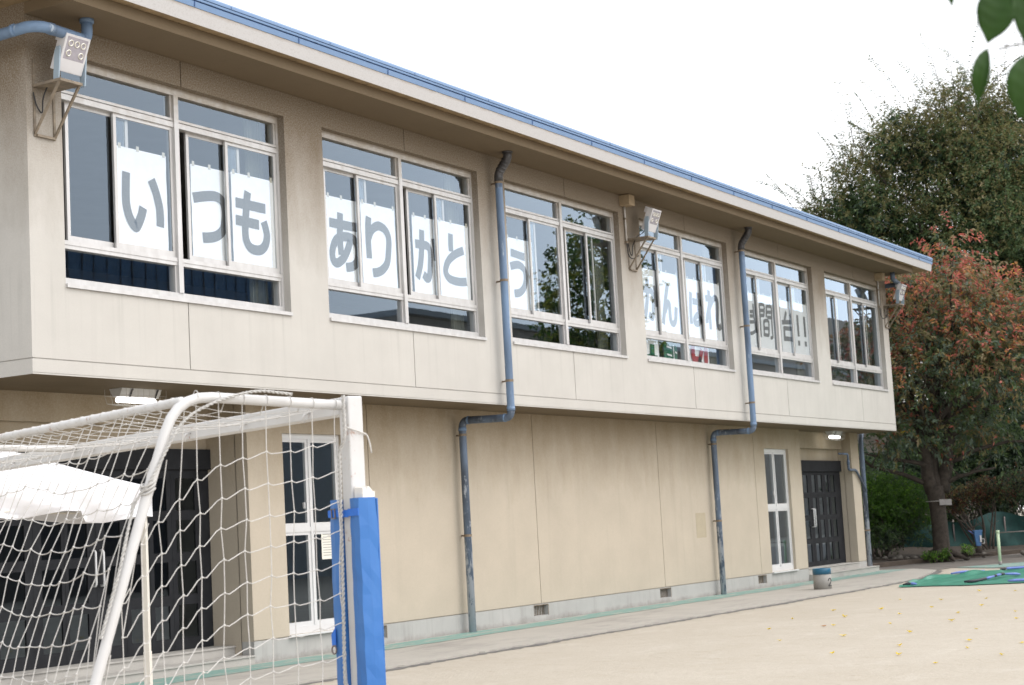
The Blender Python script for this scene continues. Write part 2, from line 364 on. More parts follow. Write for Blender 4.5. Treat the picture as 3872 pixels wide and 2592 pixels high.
mb.add(vs, [(i*(nv+1)+q, (i+1)*(nv+1)+q, (i+1)*(nv+1)+q+1, i*(nv+1)+q+1) for i in range(nu) for q in range(nv)])
mb.build('soil_bed', 'soil', smooth=True)['kind'] = 'structure'

# ---------------------------------------------------------------- the school building
XL, XR, P = -2.35, 24.75, 4.5
BLD = empty('school_building', (11.2, 4, 0), 'two-storey beige stucco school hall with overhanging upper floor and blue metal roof edge', 'building')
mb = MB(); xs = [XL]; h = .008
for k in range(6): c = k*P; xs += [c-1.865, c-h, c+h, c+1.865]
xs += [XR]; zs = [3.30, 3.313, 3.320, 3.455, 3.467, 4.22, 6.72, 7.02]
def dup_(x, z):
    k = round(x/P); c = k*P
    if 4.22 < z < 6.72 and abs(x-c) < 1.865: return None
    if 3.455 < z < 3.467: return .012
    if 3.313 < z < 3.320: return .006
    if abs(x-c) < h and (3.467 < z < 4.22 or z > 6.72): return .025
    return 0
gridwall(mb, xs, zs, 0, dup_, .22)
for x, s_ in ((XL, -1), (XR, 1)):
    for z0, z1, d in ((3.30, 3.455, 0), (3.455, 3.467, .012), (3.467, 7.9, 0)):
        X = x-s_*d; mb.add([(X, 0, z0), (X, 16, z0), (X, 16, z1), (X, 0, z1)], [(0, 1, 2, 3)])
    for z in (3.455, 3.467): mb.add([(x, 0, z), (x, 16, z), (x-s_*.012, 16, z), (x-s_*.012, 0, z)], [(0, 1, 2, 3)])
mb.add([(XL, 16, 0), (XR, 16, 0), (XR, 16, 7.9), (XL, 16, 7.9)], [(0, 1, 2, 3)])
mb.build('upper_wall', 'upper stucco', BLD)
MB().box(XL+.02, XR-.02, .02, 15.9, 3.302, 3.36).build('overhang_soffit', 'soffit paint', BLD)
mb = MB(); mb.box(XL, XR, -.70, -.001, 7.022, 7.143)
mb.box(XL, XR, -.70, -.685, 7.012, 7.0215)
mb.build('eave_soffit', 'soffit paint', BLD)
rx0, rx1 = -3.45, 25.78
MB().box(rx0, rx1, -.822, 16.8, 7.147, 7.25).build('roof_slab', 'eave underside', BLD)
mb = MB(); prof = [(-.824, 7.149), (-.824, 7.136), (-.838, 7.130), (-.866, 7.300), (-.822, 7.300), (-.822, 7.251)]
mb.prism([(rx0, y, z) for y, z in prof], (rx1-rx0, 0, 0)); mb.build('fascia', 'fascia concrete', BLD)
mb = MB(); prof = [(-.872, 7.302), (-.877, 7.366), (-.860, 7.370), (-.860, 7.381), (-.884, 7.383), (-.884, 7.408), (-.874, 7.4105), (-.874, 7.4135), (-.890, 7.416), (-.886, 7.445), (-.868, 7.468), (-.80, 7.475), (-.80, 7.302)]
mb.prism([(rx0-.02, y, z) for y, z in prof], (rx1-rx0+.06, 0, 0))
fl = mb.build('roof_flashing', 'blue sheet metal', BLD)
mb = MB()
for i in range(17): x = rx0+.9+i*1.82; mb.box(x, x+.006, -.8855, -.876, 7.304, 7.365); mb.box(x+.6, x+.605, -.893, -.884, 7.417, 7.445)
mb.box(rx0, rx1, -.8615, -.8605, 7.3705, 7.3805)
mb.build('flashing_seam', 'blue metal seam', fl)
mb = MB(); mb.add([(rx0, -.80, 7.476), (rx1, -.80, 7.476), (rx1, 8, 8.4), (rx0, 8, 8.4), (rx0, 16.8, 7.45), (rx1, 16.8, 7.45)], [(0, 1, 2, 3), (3, 2, 5, 4)])
mb.build('roof', 'roof sheet', BLD)

# lower storey
LX0, LX1 = -3.4, 24.36; DL = (-2.6, 1.94); DR = (20.60, 23.83); VENT = [(4.30, 4.742), (8.752, 9.20), (13.262, 13.703), (17.79, 18.213)]
LW = [(2.64, 3.92), (18.56, 19.90)]
xs = sorted({LX0, LX1, *DL, *DR, *LW[0], *LW[1]} | {v for c in (4.5, 9, 13.5, 18) for v in (c-.008, c+.008)})
def dlow(x, z):
    if DL[0] < x < DL[1] or DR[0] < x < DR[1]: return None
    for a, b in LW:
        if a < x < b and .31 < z < 2.87: return None
    if z < .302: return .014
    for c in (4.5, 9, 13.5, 18):
        if abs(x-c) < .008: return .025
    return 0
mb = MB(); gridwall(mb, xs, [.2905, .302, .31, 2.87, 3.301], .84, dlow, .20)
for x0, x1, s_ in ((DL[0], DL[0], 1), (DL[1], DL[1], -1), (DR[0], DR[0], 1), (DR[1], DR[1], -1)):
    yb = 1.5 if x0 in DL else 1.17
    mb.add([(x0, 1.03, 0), (x0, yb, 0), (x0, yb, 3.301), (x0, 1.03, 3.301)], [(0, 1, 2, 3)])
for x in (LX0, LX1): mb.add([(x, .84, .2905), (x, 15, .2905), (x, 15, 3.301), (x, .84, 3.301)], [(0, 1, 2, 3)])
mb.box(DL[0], DL[1], 1.50, 1.60, 2.69, 3.30); mb.box(DR[0], DR[1], 1.17, 1.27, 2.66, 3.30)
mb.box(DL[0], DL[1], 1.41, 1.4985, 2.965, 3.30); mb.box(DR[0], DR[1], 1.06, 1.1685, 2.93, 3.30)
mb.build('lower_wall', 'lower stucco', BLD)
xs = sorted({LX0, LX1, *DL, *DR} | {v for a in VENT for v in a})
def dpl(x, z):
    if DL[0] < x < DL[1] or DR[0] < x < DR[1]: return None
    return .09 if any(a < x < b for a, b in VENT) and .11 < z < .268 else 0
mb = MB(); gridwall(mb, xs, [0, .11, .268, .290], .84, dpl, .20)
for x in (LX0, LX1): mb.add([(x, .84, 0), (x, 15, 0), (x, 15, .29), (x, .84, .29)], [(0, 1, 2, 3)])
mb.build('plinth', 'plinth concrete', BLD)
for i, (a, b) in enumerate(VENT):
    mb = MB(); mb.box(a, b, .836, .8385, .268, .28); mb.box(b, b+.012, .836, .8385, .10, .28)
    for k in range(9): x = a+.02+k*(b-a-.04)/8; mb.box(x-.004, x+.004, .905, .915, .112, .266)
    mb.build('vent_grille', 'rusty clamp', BLD)
# repaired patch of render on the lower wall
MB().box(14.98, 15.42, .8375, .8395, 1.13, 1.60).build('wall_patch', plain('patched render', (.40, .345, .25), .9, 0, .06, 5) and 'patched render', BLD)
# entrance steps
def step(x0, x1, y0, y1, z0, z1): MB().box(x0, x1, y0, y1, z0, z1-.022).box(x0, x1, y0-.015, y1, z1-.022, z1).build('step', 'step concrete', BLD, bevel=.004)
step(DL[0], DL[1]-.002, .835, 1.14, .0, .128); step(DL[0], DL[1]-.002, 1.145, 1.60, .0, .246)
step(20.604, 24.36, .69, .836, .0, .155); step(24.362, 24.78, .69, 1.15, .0, .155); step(DR[0]+.003, DR[1]-.003, .836, 1.3, .0, .29)
# doors
def door(x0, x1, y, z0, zt, panes, rows, handles):
    mb = MB(); xs = sorted({x0, x1} | {v for p_ in panes for v in p_}); zs = sorted({z0, zt-.25} | {v for r_ in rows for v in r_})
    gridwall(mb, xs, zs, y, lambda x, z: None if any(a < x < b for a, b in panes) and any(a < z < b for a, b in rows) else 0, .018)
    mb.box(x0, x1, y-.05, y+.06, zt-.25, zt)
    for i, p_ in enumerate(panes[:-1]):
        g_ = (p_[1]+panes[i+1][0])/2; mb.box(g_-.004, g_+.004, y-.003, y-.001, z0+.02, zt-.27)
    for a, b in panes:
        for c, e in rows: mb.box(a, b, y+.004, y+.012, c, c+.010)
    d = mb.build('entrance_door', 'dark bronze', BLD)
    mb = MB()
    for a, b in panes:
        for c, e in rows: mb.add([(a, y+.013, c), (b, y+.013, c), (b, y+.013, e), (a, y+.013, e)], [(0, 1, 2, 3)])
    mb.build('pane', 'door glass', d)
    for hx, hz0, hz1 in handles:
        MB().tube([(hx, y, hz0), (hx, y-.055, hz0), (hx, y-.065, hz0+.02), (hx, y-.065, hz1-.02), (hx, y-.055, hz1), (hx, y, hz1)], .014, 8).build('handle', 'white aluminium', d, True)
    return d
RW = [(.385, .79), (.905, 1.315), (1.42, 1.82), (1.93, 2.33)]
door(DL[0], DL[1], 1.484, .25, 2.69, [(-2.5, -2.18), (-2.05, -1.72), (-1.50, -1.125), (-.879, -.582), (-.479, -.178), (.098, .356), (.504, .779), (.913, 1.165), (1.323, 1.673)], RW, [(-.115, 1.10, 1.50), (.012, 1.10, 1.50)])
door(DR[0], DR[1], 1.149, .29, 2.66, [(20.72, 20.98), (21.10, 21.33), (21.43, 21.71), (21.97, 22.20), (22.37, 22.62), (22.84, 23.03), (23.16, 23.42)], RW, [(21.80, 1.17, 1.57), (21.90, 1.17, 1.57)])
# lower windows
for a, b in LW:
    y = .90; m_ = (a+b)/2-.02; mb = MB()
    mb.box(a, b, y, y+.09, 2.80, 2.87); mb.box(a, b, y, y+.09, .31, .40); mb.box(a, a+.045, y, y+.09, .40, 2.80); mb.box(b-.045, b, y, y+.09, .40, 2.80)
    mb.box(m_-.02, m_+.02, y-.003, y+.09, .40, 2.80); mb.box(a+.045, m_-.02, y, y+.09, 1.60, 1.66); mb.box(m_+.02, b-.045, y, y+.09, 1.60, 1.66)
    w = mb.build('window', 'white aluminium', BLD)
    for xa, xb in ((a+.045, m_-.02), (m_+.02, b-.045)):
        for za, zb in ((.40, 1.60), (1.66, 2.80)):
            s_ = MB().box(xa, xb, y+.012, y+.05, za, za+.055).box(xa, xb, y+.012, y+.05, zb-.04, zb).box(xa, xa+.035, y+.012, y+.05, za+.055, zb-.04).box(xb-.05, xb, y+.012, y+.05, za+.055, zb-.04).build('sash', 'white aluminium', w)
    mb = MB()
    for xa, xb in ((a+.08, m_-.07), (m_+.055, b-.095)):
        for za, zb in ((.455, 1.56), (1.715, 2.76)): mb.add([(xa, y+.020, za), (xb, y+.020, za), (xb, y+.020, zb), (xa, y+.020, zb)], [(0, 1, 2, 3)])
    mb.build('pane', 'window glass', w)
    MB().box(a-.02, b+.03, .79, .90, .285, .309).build('sill', 'white aluminium', w)
    MB().box(m_-.16, m_-.145, y-.02, y+.01, 1.9, 1.98).build('handle', 'white aluminium', w)
# upper windows
def sash(w, x0, x1, y):
    z0, z1 = 4.745, 6.258
    s_ = MB().box(x0, x0+.045, y, y+.03, z0, z1).box(x1-.045, x1, y, y+.03, z0, z1).box(x0+.045, x1-.045, y, y+.03, z0, z0+.072).box(x0+.045, x1-.045, y, y+.03, z1-.04, z1).build('sash', 'aluminium', w)
    MB().add([(x0+.045, y+.008, z0+.072), (x1-.045, y+.008, z0+.072), (x1-.045, y+.008, z1-.04), (x0+.045, y+.008, z1-.04)], [(0, 1, 2, 3)])
    return (x0+.045, x1-.045, y+.008, z0+.072, z1-.04)
GAP = [(.17, .205)]*6
for k in range(6):
    c = k*P; mb = MB(); a, b = c-1.865, c+1.865
    mb.box(a, b, .10, .21, 6.632, 6.72); mb.box(a, b, .10, .21, 4.263, 4.345)
    mb.box(a, a+.04, .10, .21, 4.345, 6.632); mb.box(b-.04, b, .10, .21, 4.345, 6.632); mb.box(c-.037, c+.037, .085, .21, 4.345, 6.632)
    for xa, xb in ((a+.04, c-.037), (c+.037, b-.04)):
        mb.box(xa, xb, .10, .21, 6.258, 6.318); mb.box(xa, xb, .125, .21, 6.318, 6.332); mb.box(xa, xb, .108, .21, 6.332, 6.362)
        mb.box(xa, xb, .10, .21, 4.70, 4.745); mb.box(xa, xb, .108, .21, 4.658, 4.70)
        mb.box(xb-.03, xb, .12, .21, 6.362, 6.632); mb.box(xb-.03, xb, .12, .21, 4.345, 4.658)
    w = mb.build('window', 'aluminium', BLD)
    panes = []
    for i, (xa, xb) in enumerate(((a+.04, c-.037), (c+.037, b-.04))):
        panes += [(xa, xb-.03, .15, 6.362, 6.632), (xa, xb-.03, .15, 4.345, 4.658)]
        g_ = GAP[k][i]; wd = .945
        panes += [sash(w, xa+g_, xa+g_+wd, .168), sash(w, xb-wd, xb, .124)]
    mb = MB()
    for xa, xb, y, za, zb in panes: mb.add([(xa, y, za), (xb, y, za), (xb, y, zb), (xa, y, zb)], [(0, 1, 2, 3)])
    mb.build('pane', 'window glass', w)
    MB().box(a, b, -.028, .0995, 4.2215, 4.2625).build('sill', 'aluminium', w)
    mb = MB(); pts = [(b-.34+i*.02, .36+.03*math.sin(i*1.9)) for i in range(18)]
    mb.add([(x, y, 3.6) for x, y in pts]+[(x, y, 6.9) for x, y in pts], [(i, i+1, 18+i+1, 18+i) for i in range(17)]); mb.build('curtain', 'curtain', BLD)
# interior of both floors, seen dark through the glass
MB().box(XL+.1, XR-.1, .3, 11, 3.42, 3.55).build('room_floor', 'interior floor', BLD)
mb = MB(); mb.box(XL+.1, XR-.1, .23, 11, 6.93, 7.0); mb.box(XL+.1, XR-.1, 10.9, 11, 3.55, 6.93); mb.box(XL+.02, XL+.1, .23, 11, 3.55, 6.93); mb.box(XR-.1, XR-.02, .23, 11, 3.55, 6.93)
mb.box(XL+.1, XR-.1, .225, .34, 3.55, 4.15)
mb.build('room_wall', 'interior wall', BLD)
mb = MB(); mb.box(LX0, LX1, 1.75, 8, .2, .24); mb.box(LX0, LX1, 7.9, 8, .24, 3.3); mb.box(4.1, 18.2, 1.06, 1.1, .24, 3.3)
mb.build('lobby_wall', 'interior wall', BLD)
# downpipes
def arc(path, r):   # round the corners of a polyline
    path = [Vector(p) for p in path]; out = [path[0]]
    for i in range(1, len(path)-1):
        a, b, c = path[i-1], path[i], path[i+1]; d1 = (a-b); d2 = (c-b); q = min(r, d1.length*.48, d2.length*.48); p0 = b+d1.normalized()*q; p2 = b+d2.normalized()*q
        for t in (0, .2, .4, .6, .8, 1): out.append(p0*(1-t)**2+b*2*t*(1-t)+p2*t*t)
    return out+[path[-1]]
def drainpipe(x):
    d = MB().tube(arc([(x, -.155, 6.66), (x, -.155, 3.10), (x, .70, 3.125), (x, .70, .0)], .11), .056, 16).build('drainpipe', 'pipe paint', BLD, True)
    MB().tube([(x, -.155, 6.5), (x, -.155, 3.22)], .0568, 16, False).build('pipe_section', 'pipe paint upper', d, True)
    mb = MB(); mb.tube(arc([(x, -.33, 7.03), (x, -.33, 6.92), (x, -.16, 6.72), (x, -.155, 6.60)], .07), .066, 14); mb.tube([(x, -.33, 7.03), (x, -.33, 7.0)], .08, 14)
    for t in (.2, .4, .6, .8): c = Vector((x, -.33+.17*t, 6.93-.21*t)); mb.tube([c+Vector((0, .009, -.011)), c-Vector((0, .009, -.011))], .0705, 14)
    mb.build('pipe_elbow', 'old pipe elbow', d, True)
    for a_, b_ in (((x, -.155, 3.26), (x, -.155, 3.20)), ((x, -.06, 3.105), (x, -.03, 3.106)), ((x, .60, 3.122), (x, .57, 3.121)), ((x, .70, 3.02), (x, .70, 2.97))):
        MB().tube([a_, b_], .062, 16).build('pipe_collar', 'pipe paint upper', d, True)
    for z, yy, yw in ((6.585, -.155, 0), (5.12, -.155, 0), (3.64, -.155, 0), (2.91, .70, .84), (1.43, .70, .84)):
        mb = MB(); mb.tube([(x, yy, z-.018), (x, yy, z+.018)], .061, 16); mb.box(x+.035, x+.05, yy, yw, z-.012, z+.012); mb.build('clamp', 'rusty clamp', d)
drainpipe(6.715); drainpipe(15.725)
d = MB().tube(arc([(-1.8, -.33, 7.03), (-1.8, -.33, 6.79), (-2.5, -.42, 6.765), (-2.62, -.34, 6.755), (-2.66, .6, 6.72), (-2.60, 1.2, 6.6), (-2.46, 1.2, 6.4), (-2.46, 1.2, 3.4)], .1), .058, 16).build('drainpipe', 'pipe paint upper', BLD, True)
for a_, b_, r_ in (((-1.8, -.33, 7.03), (-1.8, -.33, 6.98), .075), ((-1.86, -.338, 6.788), (-1.90, -.343, 6.787), .064), ((-2.36, -.402, 6.771), (-2.40, -.407, 6.770), .064), ((-2.635, -.17, 6.75), (-2.64, -.13, 6.748), .064)):
    MB().tube([a_, b_], r_, 14).build('pipe_collar', 'pipe paint upper', d, True)
d = MB().tube(arc([(24.33, -.34, 7.03), (24.33, -.34, 6.86), (24.92, -.30, 6.80), (24.90, .90, 6.78), (24.86, .90, 3.3), (24.70, .88, 3.15), (24.64, .86, .14)], .09), .056, 16).build('drainpipe', 'pipe paint', BLD, True)
mb = MB(); mb.tube([(24.66, .865, 1.02), (24.66, .865, .98)], .062, 14); mb.box(24.37, 24.63, .86, .875, .99, 1.01); mb.build('clamp', 'rusty clamp', d)
mb = MB(); mb.tube(arc([(22.9, .80, 2.80), (23.50, .80, 2.80), (23.50, .80, 2.62)], .06), .024, 10); mb.tube([(23.50, .80, 2.66), (23.50, .80, 2.55)], .036, 10); mb.tube(arc([(23.50, .80, 2.56), (23.50, .80, 2.43), (23.95, .79, 2.43), (24.60, .80, 1.93)], .1), .030, 10); mb.build('waste_pipe', 'pipe paint', BLD, True)

# ---------------------------------------------------------------- cheering banners taped inside the upper windows
BANNERS = [
 ('い',0,0.145,[(-0.924, 5.903), (-0.134, 5.907), (-0.925, 4.824), (-0.115, 4.83)],[[(-0.78, 5.63), (-0.794, 5.399), (-0.786, 5.244), (-0.738, 5.116), (-0.661, 5.032), (-0.62, 5.058), (-0.557, 5.171), (-0.526, 5.264)], [(-0.382, 5.601), (-0.32, 5.478), (-0.267, 5.315), (-0.254, 5.179), (-0.26, 5.078)]]),
 ('つ',0,0.19,[(0.327, 5.913), (0.935, 5.916), (0.324, 4.831), (0.926, 4.832)],[[(0.358, 5.508), (0.586, 5.558), (0.751, 5.578), (0.865, 5.544), (0.913, 5.45), (0.911, 5.315), (0.865, 5.187), (0.758, 5.107), (0.625, 5.071), (0.508, 5.057)]]),
 ('も',0,0.145,[(0.991, 5.904), (1.779, 5.91), (0.999, 4.828), (1.79, 4.828)],[[(1.296, 5.706), (1.267, 5.571), (1.244, 5.409), (1.223, 5.248), (1.231, 5.124), (1.283, 5.04), (1.377, 5.006), (1.5, 5.017), (1.592, 5.087), (1.63, 5.195), (1.613, 5.285), (1.577, 5.375)], [(1.061, 5.546), (1.619, 5.539)], [(1.056, 5.333), (1.486, 5.323)]]),
 ('あ',1,0.19,[(-1.588, 5.904), (-0.936, 5.912), (-1.591, 4.84), (-0.942, 4.826)],[[(-1.529, 5.556), (-1.241, 5.556), (-0.906, 5.559)], [(-1.289, 5.709), (-1.298, 5.576), (-1.309, 5.43), (-1.311, 5.296), (-1.298, 5.153)], [(-1.089, 5.356), (-1.154, 5.236), (-1.255, 5.113), (-1.388, 5.037), (-1.468, 5.056), (-1.494, 5.131), (-1.474, 5.233), (-1.394, 5.342), (-1.253, 5.398), (-1.086, 5.407), (-0.976, 5.369), (-0.927, 5.273), (-0.936, 5.159), (-0.979, 5.076), (-1.077, 5.02), (-1.199, 4.999)]]),
 ('り',1,0.145,[(-0.894, 5.906), (-0.103, 5.916), (-0.891, 4.82), (-0.092, 4.828)],[[(-0.713, 5.725), (-0.739, 5.562), (-0.744, 5.379), (-0.735, 5.164)], [(-0.729, 5.449), (-0.664, 5.549), (-0.542, 5.621), (-0.444, 5.628), (-0.329, 5.584), (-0.268, 5.482), (-0.282, 5.318), (-0.325, 5.152), (-0.431, 5.048), (-0.552, 4.996), (-0.67, 4.976)]]),
 ('が',1,0.19,[(0.379, 5.905), (0.931, 5.913), (0.361, 4.835), (0.92, 4.827)],[[(0.439, 5.507), (0.629, 5.511), (0.755, 5.502), (0.808, 5.424), (0.796, 5.242), (0.761, 5.082), (0.704, 5.041), (0.613, 5.091)], [(0.615, 5.72), (0.606, 5.545), (0.585, 5.375), (0.539, 5.203), (0.456, 5.022)], [(0.891, 5.627), (0.915, 5.484), (0.932, 5.317)]]),
 ('と',1,0.145,[(0.971, 5.9), (1.753, 5.918), (0.982, 4.821), (1.786, 4.83)],[[(1.29, 5.742), (1.283, 5.594), (1.284, 5.484)], [(1.614, 5.534), (1.404, 5.461), (1.216, 5.354), (1.128, 5.235), (1.13, 5.138), (1.235, 5.076), (1.456, 5.061), (1.661, 5.081)]]),
 ('う',2,0.19,[(-1.534, 5.918), (-0.961, 5.918), (-1.541, 4.824), (-0.968, 4.826)],[[(-1.459, 5.678), (-1.049, 5.644)], [(-1.495, 5.459), (-1.25, 5.507), (-1.079, 5.445), (-1.049, 5.311), (-1.109, 5.168), (-1.252, 5.075), (-1.408, 5.049)]]),
 ('が2',3,0.19,[(-1.468, 5.911), (-0.956, 5.913), (-1.472, 4.825), (-0.976, 4.827)],[[(-1.491, 5.533), (-1.327, 5.534), (-1.164, 5.523), (-1.101, 5.434), (-1.121, 5.188), (-1.171, 5.049), (-1.298, 5.106)], [(-1.3, 5.726), (-1.322, 5.468), (-1.364, 5.275), (-1.461, 5.013)], [(-1.043, 5.629), (-1.005, 5.469), (-0.974, 5.261)]]),
 ('ん',3,0.145,[(-0.941, 5.909), (-0.142, 5.912), (-0.931, 4.819), (-0.131, 4.828)],[[(-0.568, 5.71), (-0.666, 5.467), (-0.744, 5.255), (-0.84, 4.961)], [(-0.739, 5.187), (-0.622, 5.348), (-0.545, 5.341), (-0.538, 5.176), (-0.513, 5.027), (-0.408, 4.994), (-0.315, 5.084), (-0.265, 5.309)]]),
 ('ば',3,0.19,[(0.343, 5.917), (0.91, 5.919), (0.321, 4.823), (0.89, 4.834)],[[(0.501, 5.663), (0.465, 5.433), (0.449, 5.22), (0.458, 5.065)], [(0.565, 5.498), (0.927, 5.494)], [(0.814, 5.678), (0.804, 5.462), (0.803, 5.248), (0.72, 5.248), (0.606, 5.161), (0.628, 5.092), (0.762, 5.095), (0.841, 5.165), (0.818, 5.235), (0.934, 5.115)]]),
 ('れ',3,0.145,[(0.928, 5.905), (1.764, 5.921), (0.977, 4.828), (1.796, 4.833)],[[(1.219, 5.753), (1.204, 5.492), (1.203, 5.275), (1.212, 5.009)], [(1.047, 5.586), (1.292, 5.608), (1.175, 5.417), (1.07, 5.193), (1.068, 5.121)], [(1.207, 5.405), (1.314, 5.53), (1.47, 5.631), (1.584, 5.583), (1.568, 5.377), (1.532, 5.156), (1.588, 5.073), (1.7, 5.111)]]),
 ('kanji',4,0.19,[(-1.301, 5.907), (-0.951, 5.914), (-1.335, 4.824), (-0.954, 4.829)],[[(-1.054, 5.697), (-1.047, 5.464), (-1.01, 5.316), (-0.966, 5.118)], [(-1.243, 5.524), (-1.082, 5.537)], [(-1.258, 5.435), (-1.098, 5.447)], [(-1.28, 5.314), (-1.039, 5.333)], [(-0.952, 5.194), (-1.093, 5.121), (-1.289, 5.082)]]),
 ('間',4,0.145,[(-0.932, 5.904), (-0.112, 5.915), (-0.967, 4.818), (-0.115, 4.827)],[[(-0.839, 5.704), (-0.837, 5.451), (-0.848, 5.033)], [(-0.84, 5.697), (-0.597, 5.699), (-0.637, 5.479)], [(-0.83, 5.578), (-0.616, 5.595)], [(-0.816, 5.478), (-0.636, 5.486)], [(-0.466, 5.697), (-0.509, 5.464)], [(-0.468, 5.691), (-0.22, 5.693), (-0.222, 5.5), (-0.237, 5.242), (-0.232, 5.089), (-0.356, 5.048)], [(-0.474, 5.569), (-0.222, 5.59)], [(-0.459, 5.468), (-0.227, 5.474)], [(-0.654, 5.389), (-0.679, 5.07)], [(-0.656, 5.376), (-0.409, 5.382), (-0.448, 5.086)], [(-0.666, 5.229), (-0.436, 5.24)], [(-0.691, 5.095), (-0.445, 5.099)]]),
 ('台',4,0.19,[(0.368, 5.904), (0.976, 5.916), (0.35, 4.822), (0.957, 4.827)],[[(0.704, 5.684), (0.578, 5.477)], [(0.434, 5.439), (1.015, 5.484)], [(0.906, 5.648), (1.005, 5.523)], [(0.538, 5.356), (0.532, 5.055)], [(0.531, 5.323), (1.004, 5.338)], [(0.992, 5.363), (0.967, 5.058)], [(0.56, 5.109), (0.961, 5.117)]]),
 ('!!',4,0.145,[(1.002, 5.909), (1.83, 5.913), (1.017, 4.813), (1.849, 4.829)],[[(1.209, 5.647), (1.215, 5.189)], [(1.209, 5.102), (1.213, 4.997)], [(1.603, 5.639), (1.596, 5.202)], [(1.595, 5.108), (1.599, 5.002)]]),
]
BLAB = {'い': 'white cloth banner lettered い in the window nearest the left corner', 'つ': 'white cloth banner lettered つ beside the dark open window gap',
        'も': 'white cloth banner lettered も with three strokes and a hook', 'あ': 'white cloth banner lettered あ with a looped stroke',
        'り': 'white cloth banner lettered り next to the あ banner', 'が': 'white cloth banner lettered が left of the と banner',
        'と': 'white cloth banner lettered と left of the first drainpipe', 'う': 'white cloth banner lettered う half hidden by the first drainpipe',
        'が2': 'white cloth banner lettered が behind the middle floodlight bracket', 'ん': 'white cloth banner lettered ん in the window of green and red flags',
        'ば': 'white cloth banner lettered ば between ん and れ', 'れ': 'white cloth banner lettered れ just left of the second drainpipe',
        'kanji': 'white cloth banner with a kanji mostly hidden behind the second drainpipe', '間': 'white cloth banner lettered with the kanji 間',
        '台': 'white cloth banner lettered with the kanji 台', '!!': 'white cloth banner showing two exclamation marks'}
def stroke(mb, pts, y, w, depth=.0015):
    P_ = [Vector((p[0], 0, p[1])) for p in pts]
    if len(P_) > 2:                                         # smooth the traced centre line
        q = []
        for i in range(len(P_)-1):
            p0, p1, p2, p3 = P_[max(i-1, 0)], P_[i], P_[i+1], P_[min(i+2, len(P_)-1)]
            for t in (0, .25, .5, .75): q.append(.5*((2*p1)+(p2-p0)*t+(2*p0-5*p1+4*p2-p3)*t*t+(3*p1-p0-3*p2+p3)*t**3))
        P_ = q+[P_[-1]]
    L_, R_ = [], []
    for i, p in enumerate(P_):
        t = (P_[min(i+1, len(P_)-1)]-P_[max(i-1, 0)]).normalized(); nn = Vector((-t.z, 0, t.x))*w/2
        L_.append((p.x+nn.x, y, p.z+nn.z)); R_.append((p.x-nn.x, y, p.z-nn.z))
    n = len(P_); mb.add(L_+R_, [(n+i, n+i+1, i+1, i) for i in range(n-1)])
for nm, k, Y, cor, strokes in BANNERS:
    cx = k*4.5; x0 = cor[0][0]; x1 = x0+.79; inner = Y > .17
    if nm in ('う', 'が2', 'kanji', 'あ'): x0, x1 = -1.588, -.80
    g = random.Random(nm); b = empty('banner', (cx+(x0+x1)/2, Y, 4.82), BLAB[nm], 'banner', 'lettered banners in the upper windows')
    mb = MB(); nu, nv = 8, 12; vs = []
    for j in range(nv+1):
        for i in range(nu+1):
            u, v = i/nu, j/nv; x = x0+(x1-x0)*u+(g.uniform(-.004, .004) if i in (0, nu) else 0)
            vs.append((cx+x, Y+g.uniform(0, .006)*(0 < i < nu and 0 < j < nv), 4.822+v*1.085))
    mb.add(vs, [(j*(nu+1)+i, j*(nu+1)+i+1, (j+1)*(nu+1)+i+1, (j+1)*(nu+1)+i) for j in range(nv) for i in range(nu)])
    mb.build('cloth', 'banner cloth', b, True)
    mb = MB(); w = .070 if nm in ('間', 'kanji') else .095 if nm in ('台',) else .115 if nm == '!!' else .122
    for i, st in enumerate(strokes): stroke(mb, [(cx+p[0], p[1]) for p in st], Y-.0012-.0003*i, w*.72 if nm in ('が', 'が2') and i == 2 else w)
    mb.build('lettering', 'banner ink', b)
    for f in (.06, .42, .95):
        x = cx+x0+(x1-x0)*f; MB().box(x-.022, x+.022, Y-.0035, Y-.002, 5.885, 5.945).build('tape', 'masking tape', b)
# flags hanging further inside, seen through the low panes of the fourth window
def flag(label, x0, x1, z0, z1, field, shapes, ink, tilt=0):
    y = .225; b = empty('flag', ((x0+x1)/2, y, z0), label, 'flag', 'cheering flags inside the fourth window')
    mb = MB(); n = 10; vs = []
    for i in range(n+1): x = x0+(x1-x0)*i/n; yy = y+.008*math.sin(i*1.3); vs += [(x, yy, z0), (x, yy, z1+tilt*i/n)]
    mb.add(vs, [(2*i, 2*i+2, 2*i+3, 2*i+1) for i in range(n)]); mb.build('cloth', field, b)
    mb = MB()
    for st, w in shapes: stroke(mb, st, y-.011, w)
    mb.build('lettering', ink, b)
c = 13.5
flag('white flag with bold green characters in the low pane', c-1.85, c-.92, 4.0, 4.60, 'banner cloth', [([(c-1.8, 4.32), (c-1.35, 4.33)], .13), ([(c-1.6, 4.5), (c-1.62, 4.1)], .12), ([(c-1.2, 4.58), (c-1.22, 4.1)], .16), ([(c-1.35, 4.34), (c-1.02, 4.33)], .12)], 'banner green', .12)
flag('green flag with white strokes beside the window mullion', c-.72, c-.16, 4.0, 4.66, 'banner green', [([(c-.62, 4.58), (c-.42, 4.56)], .03), ([(c-.62, 4.44), (c-.42, 4.42)], .03), ([(c-.34, 4.62), (c-.34, 4.3)], .025), ([(c-.28, 4.5), (c-.2, 4.48)], .03), ([(c-.6, 4.28), (c-.2, 4.26)], .03)], 'banner cloth')
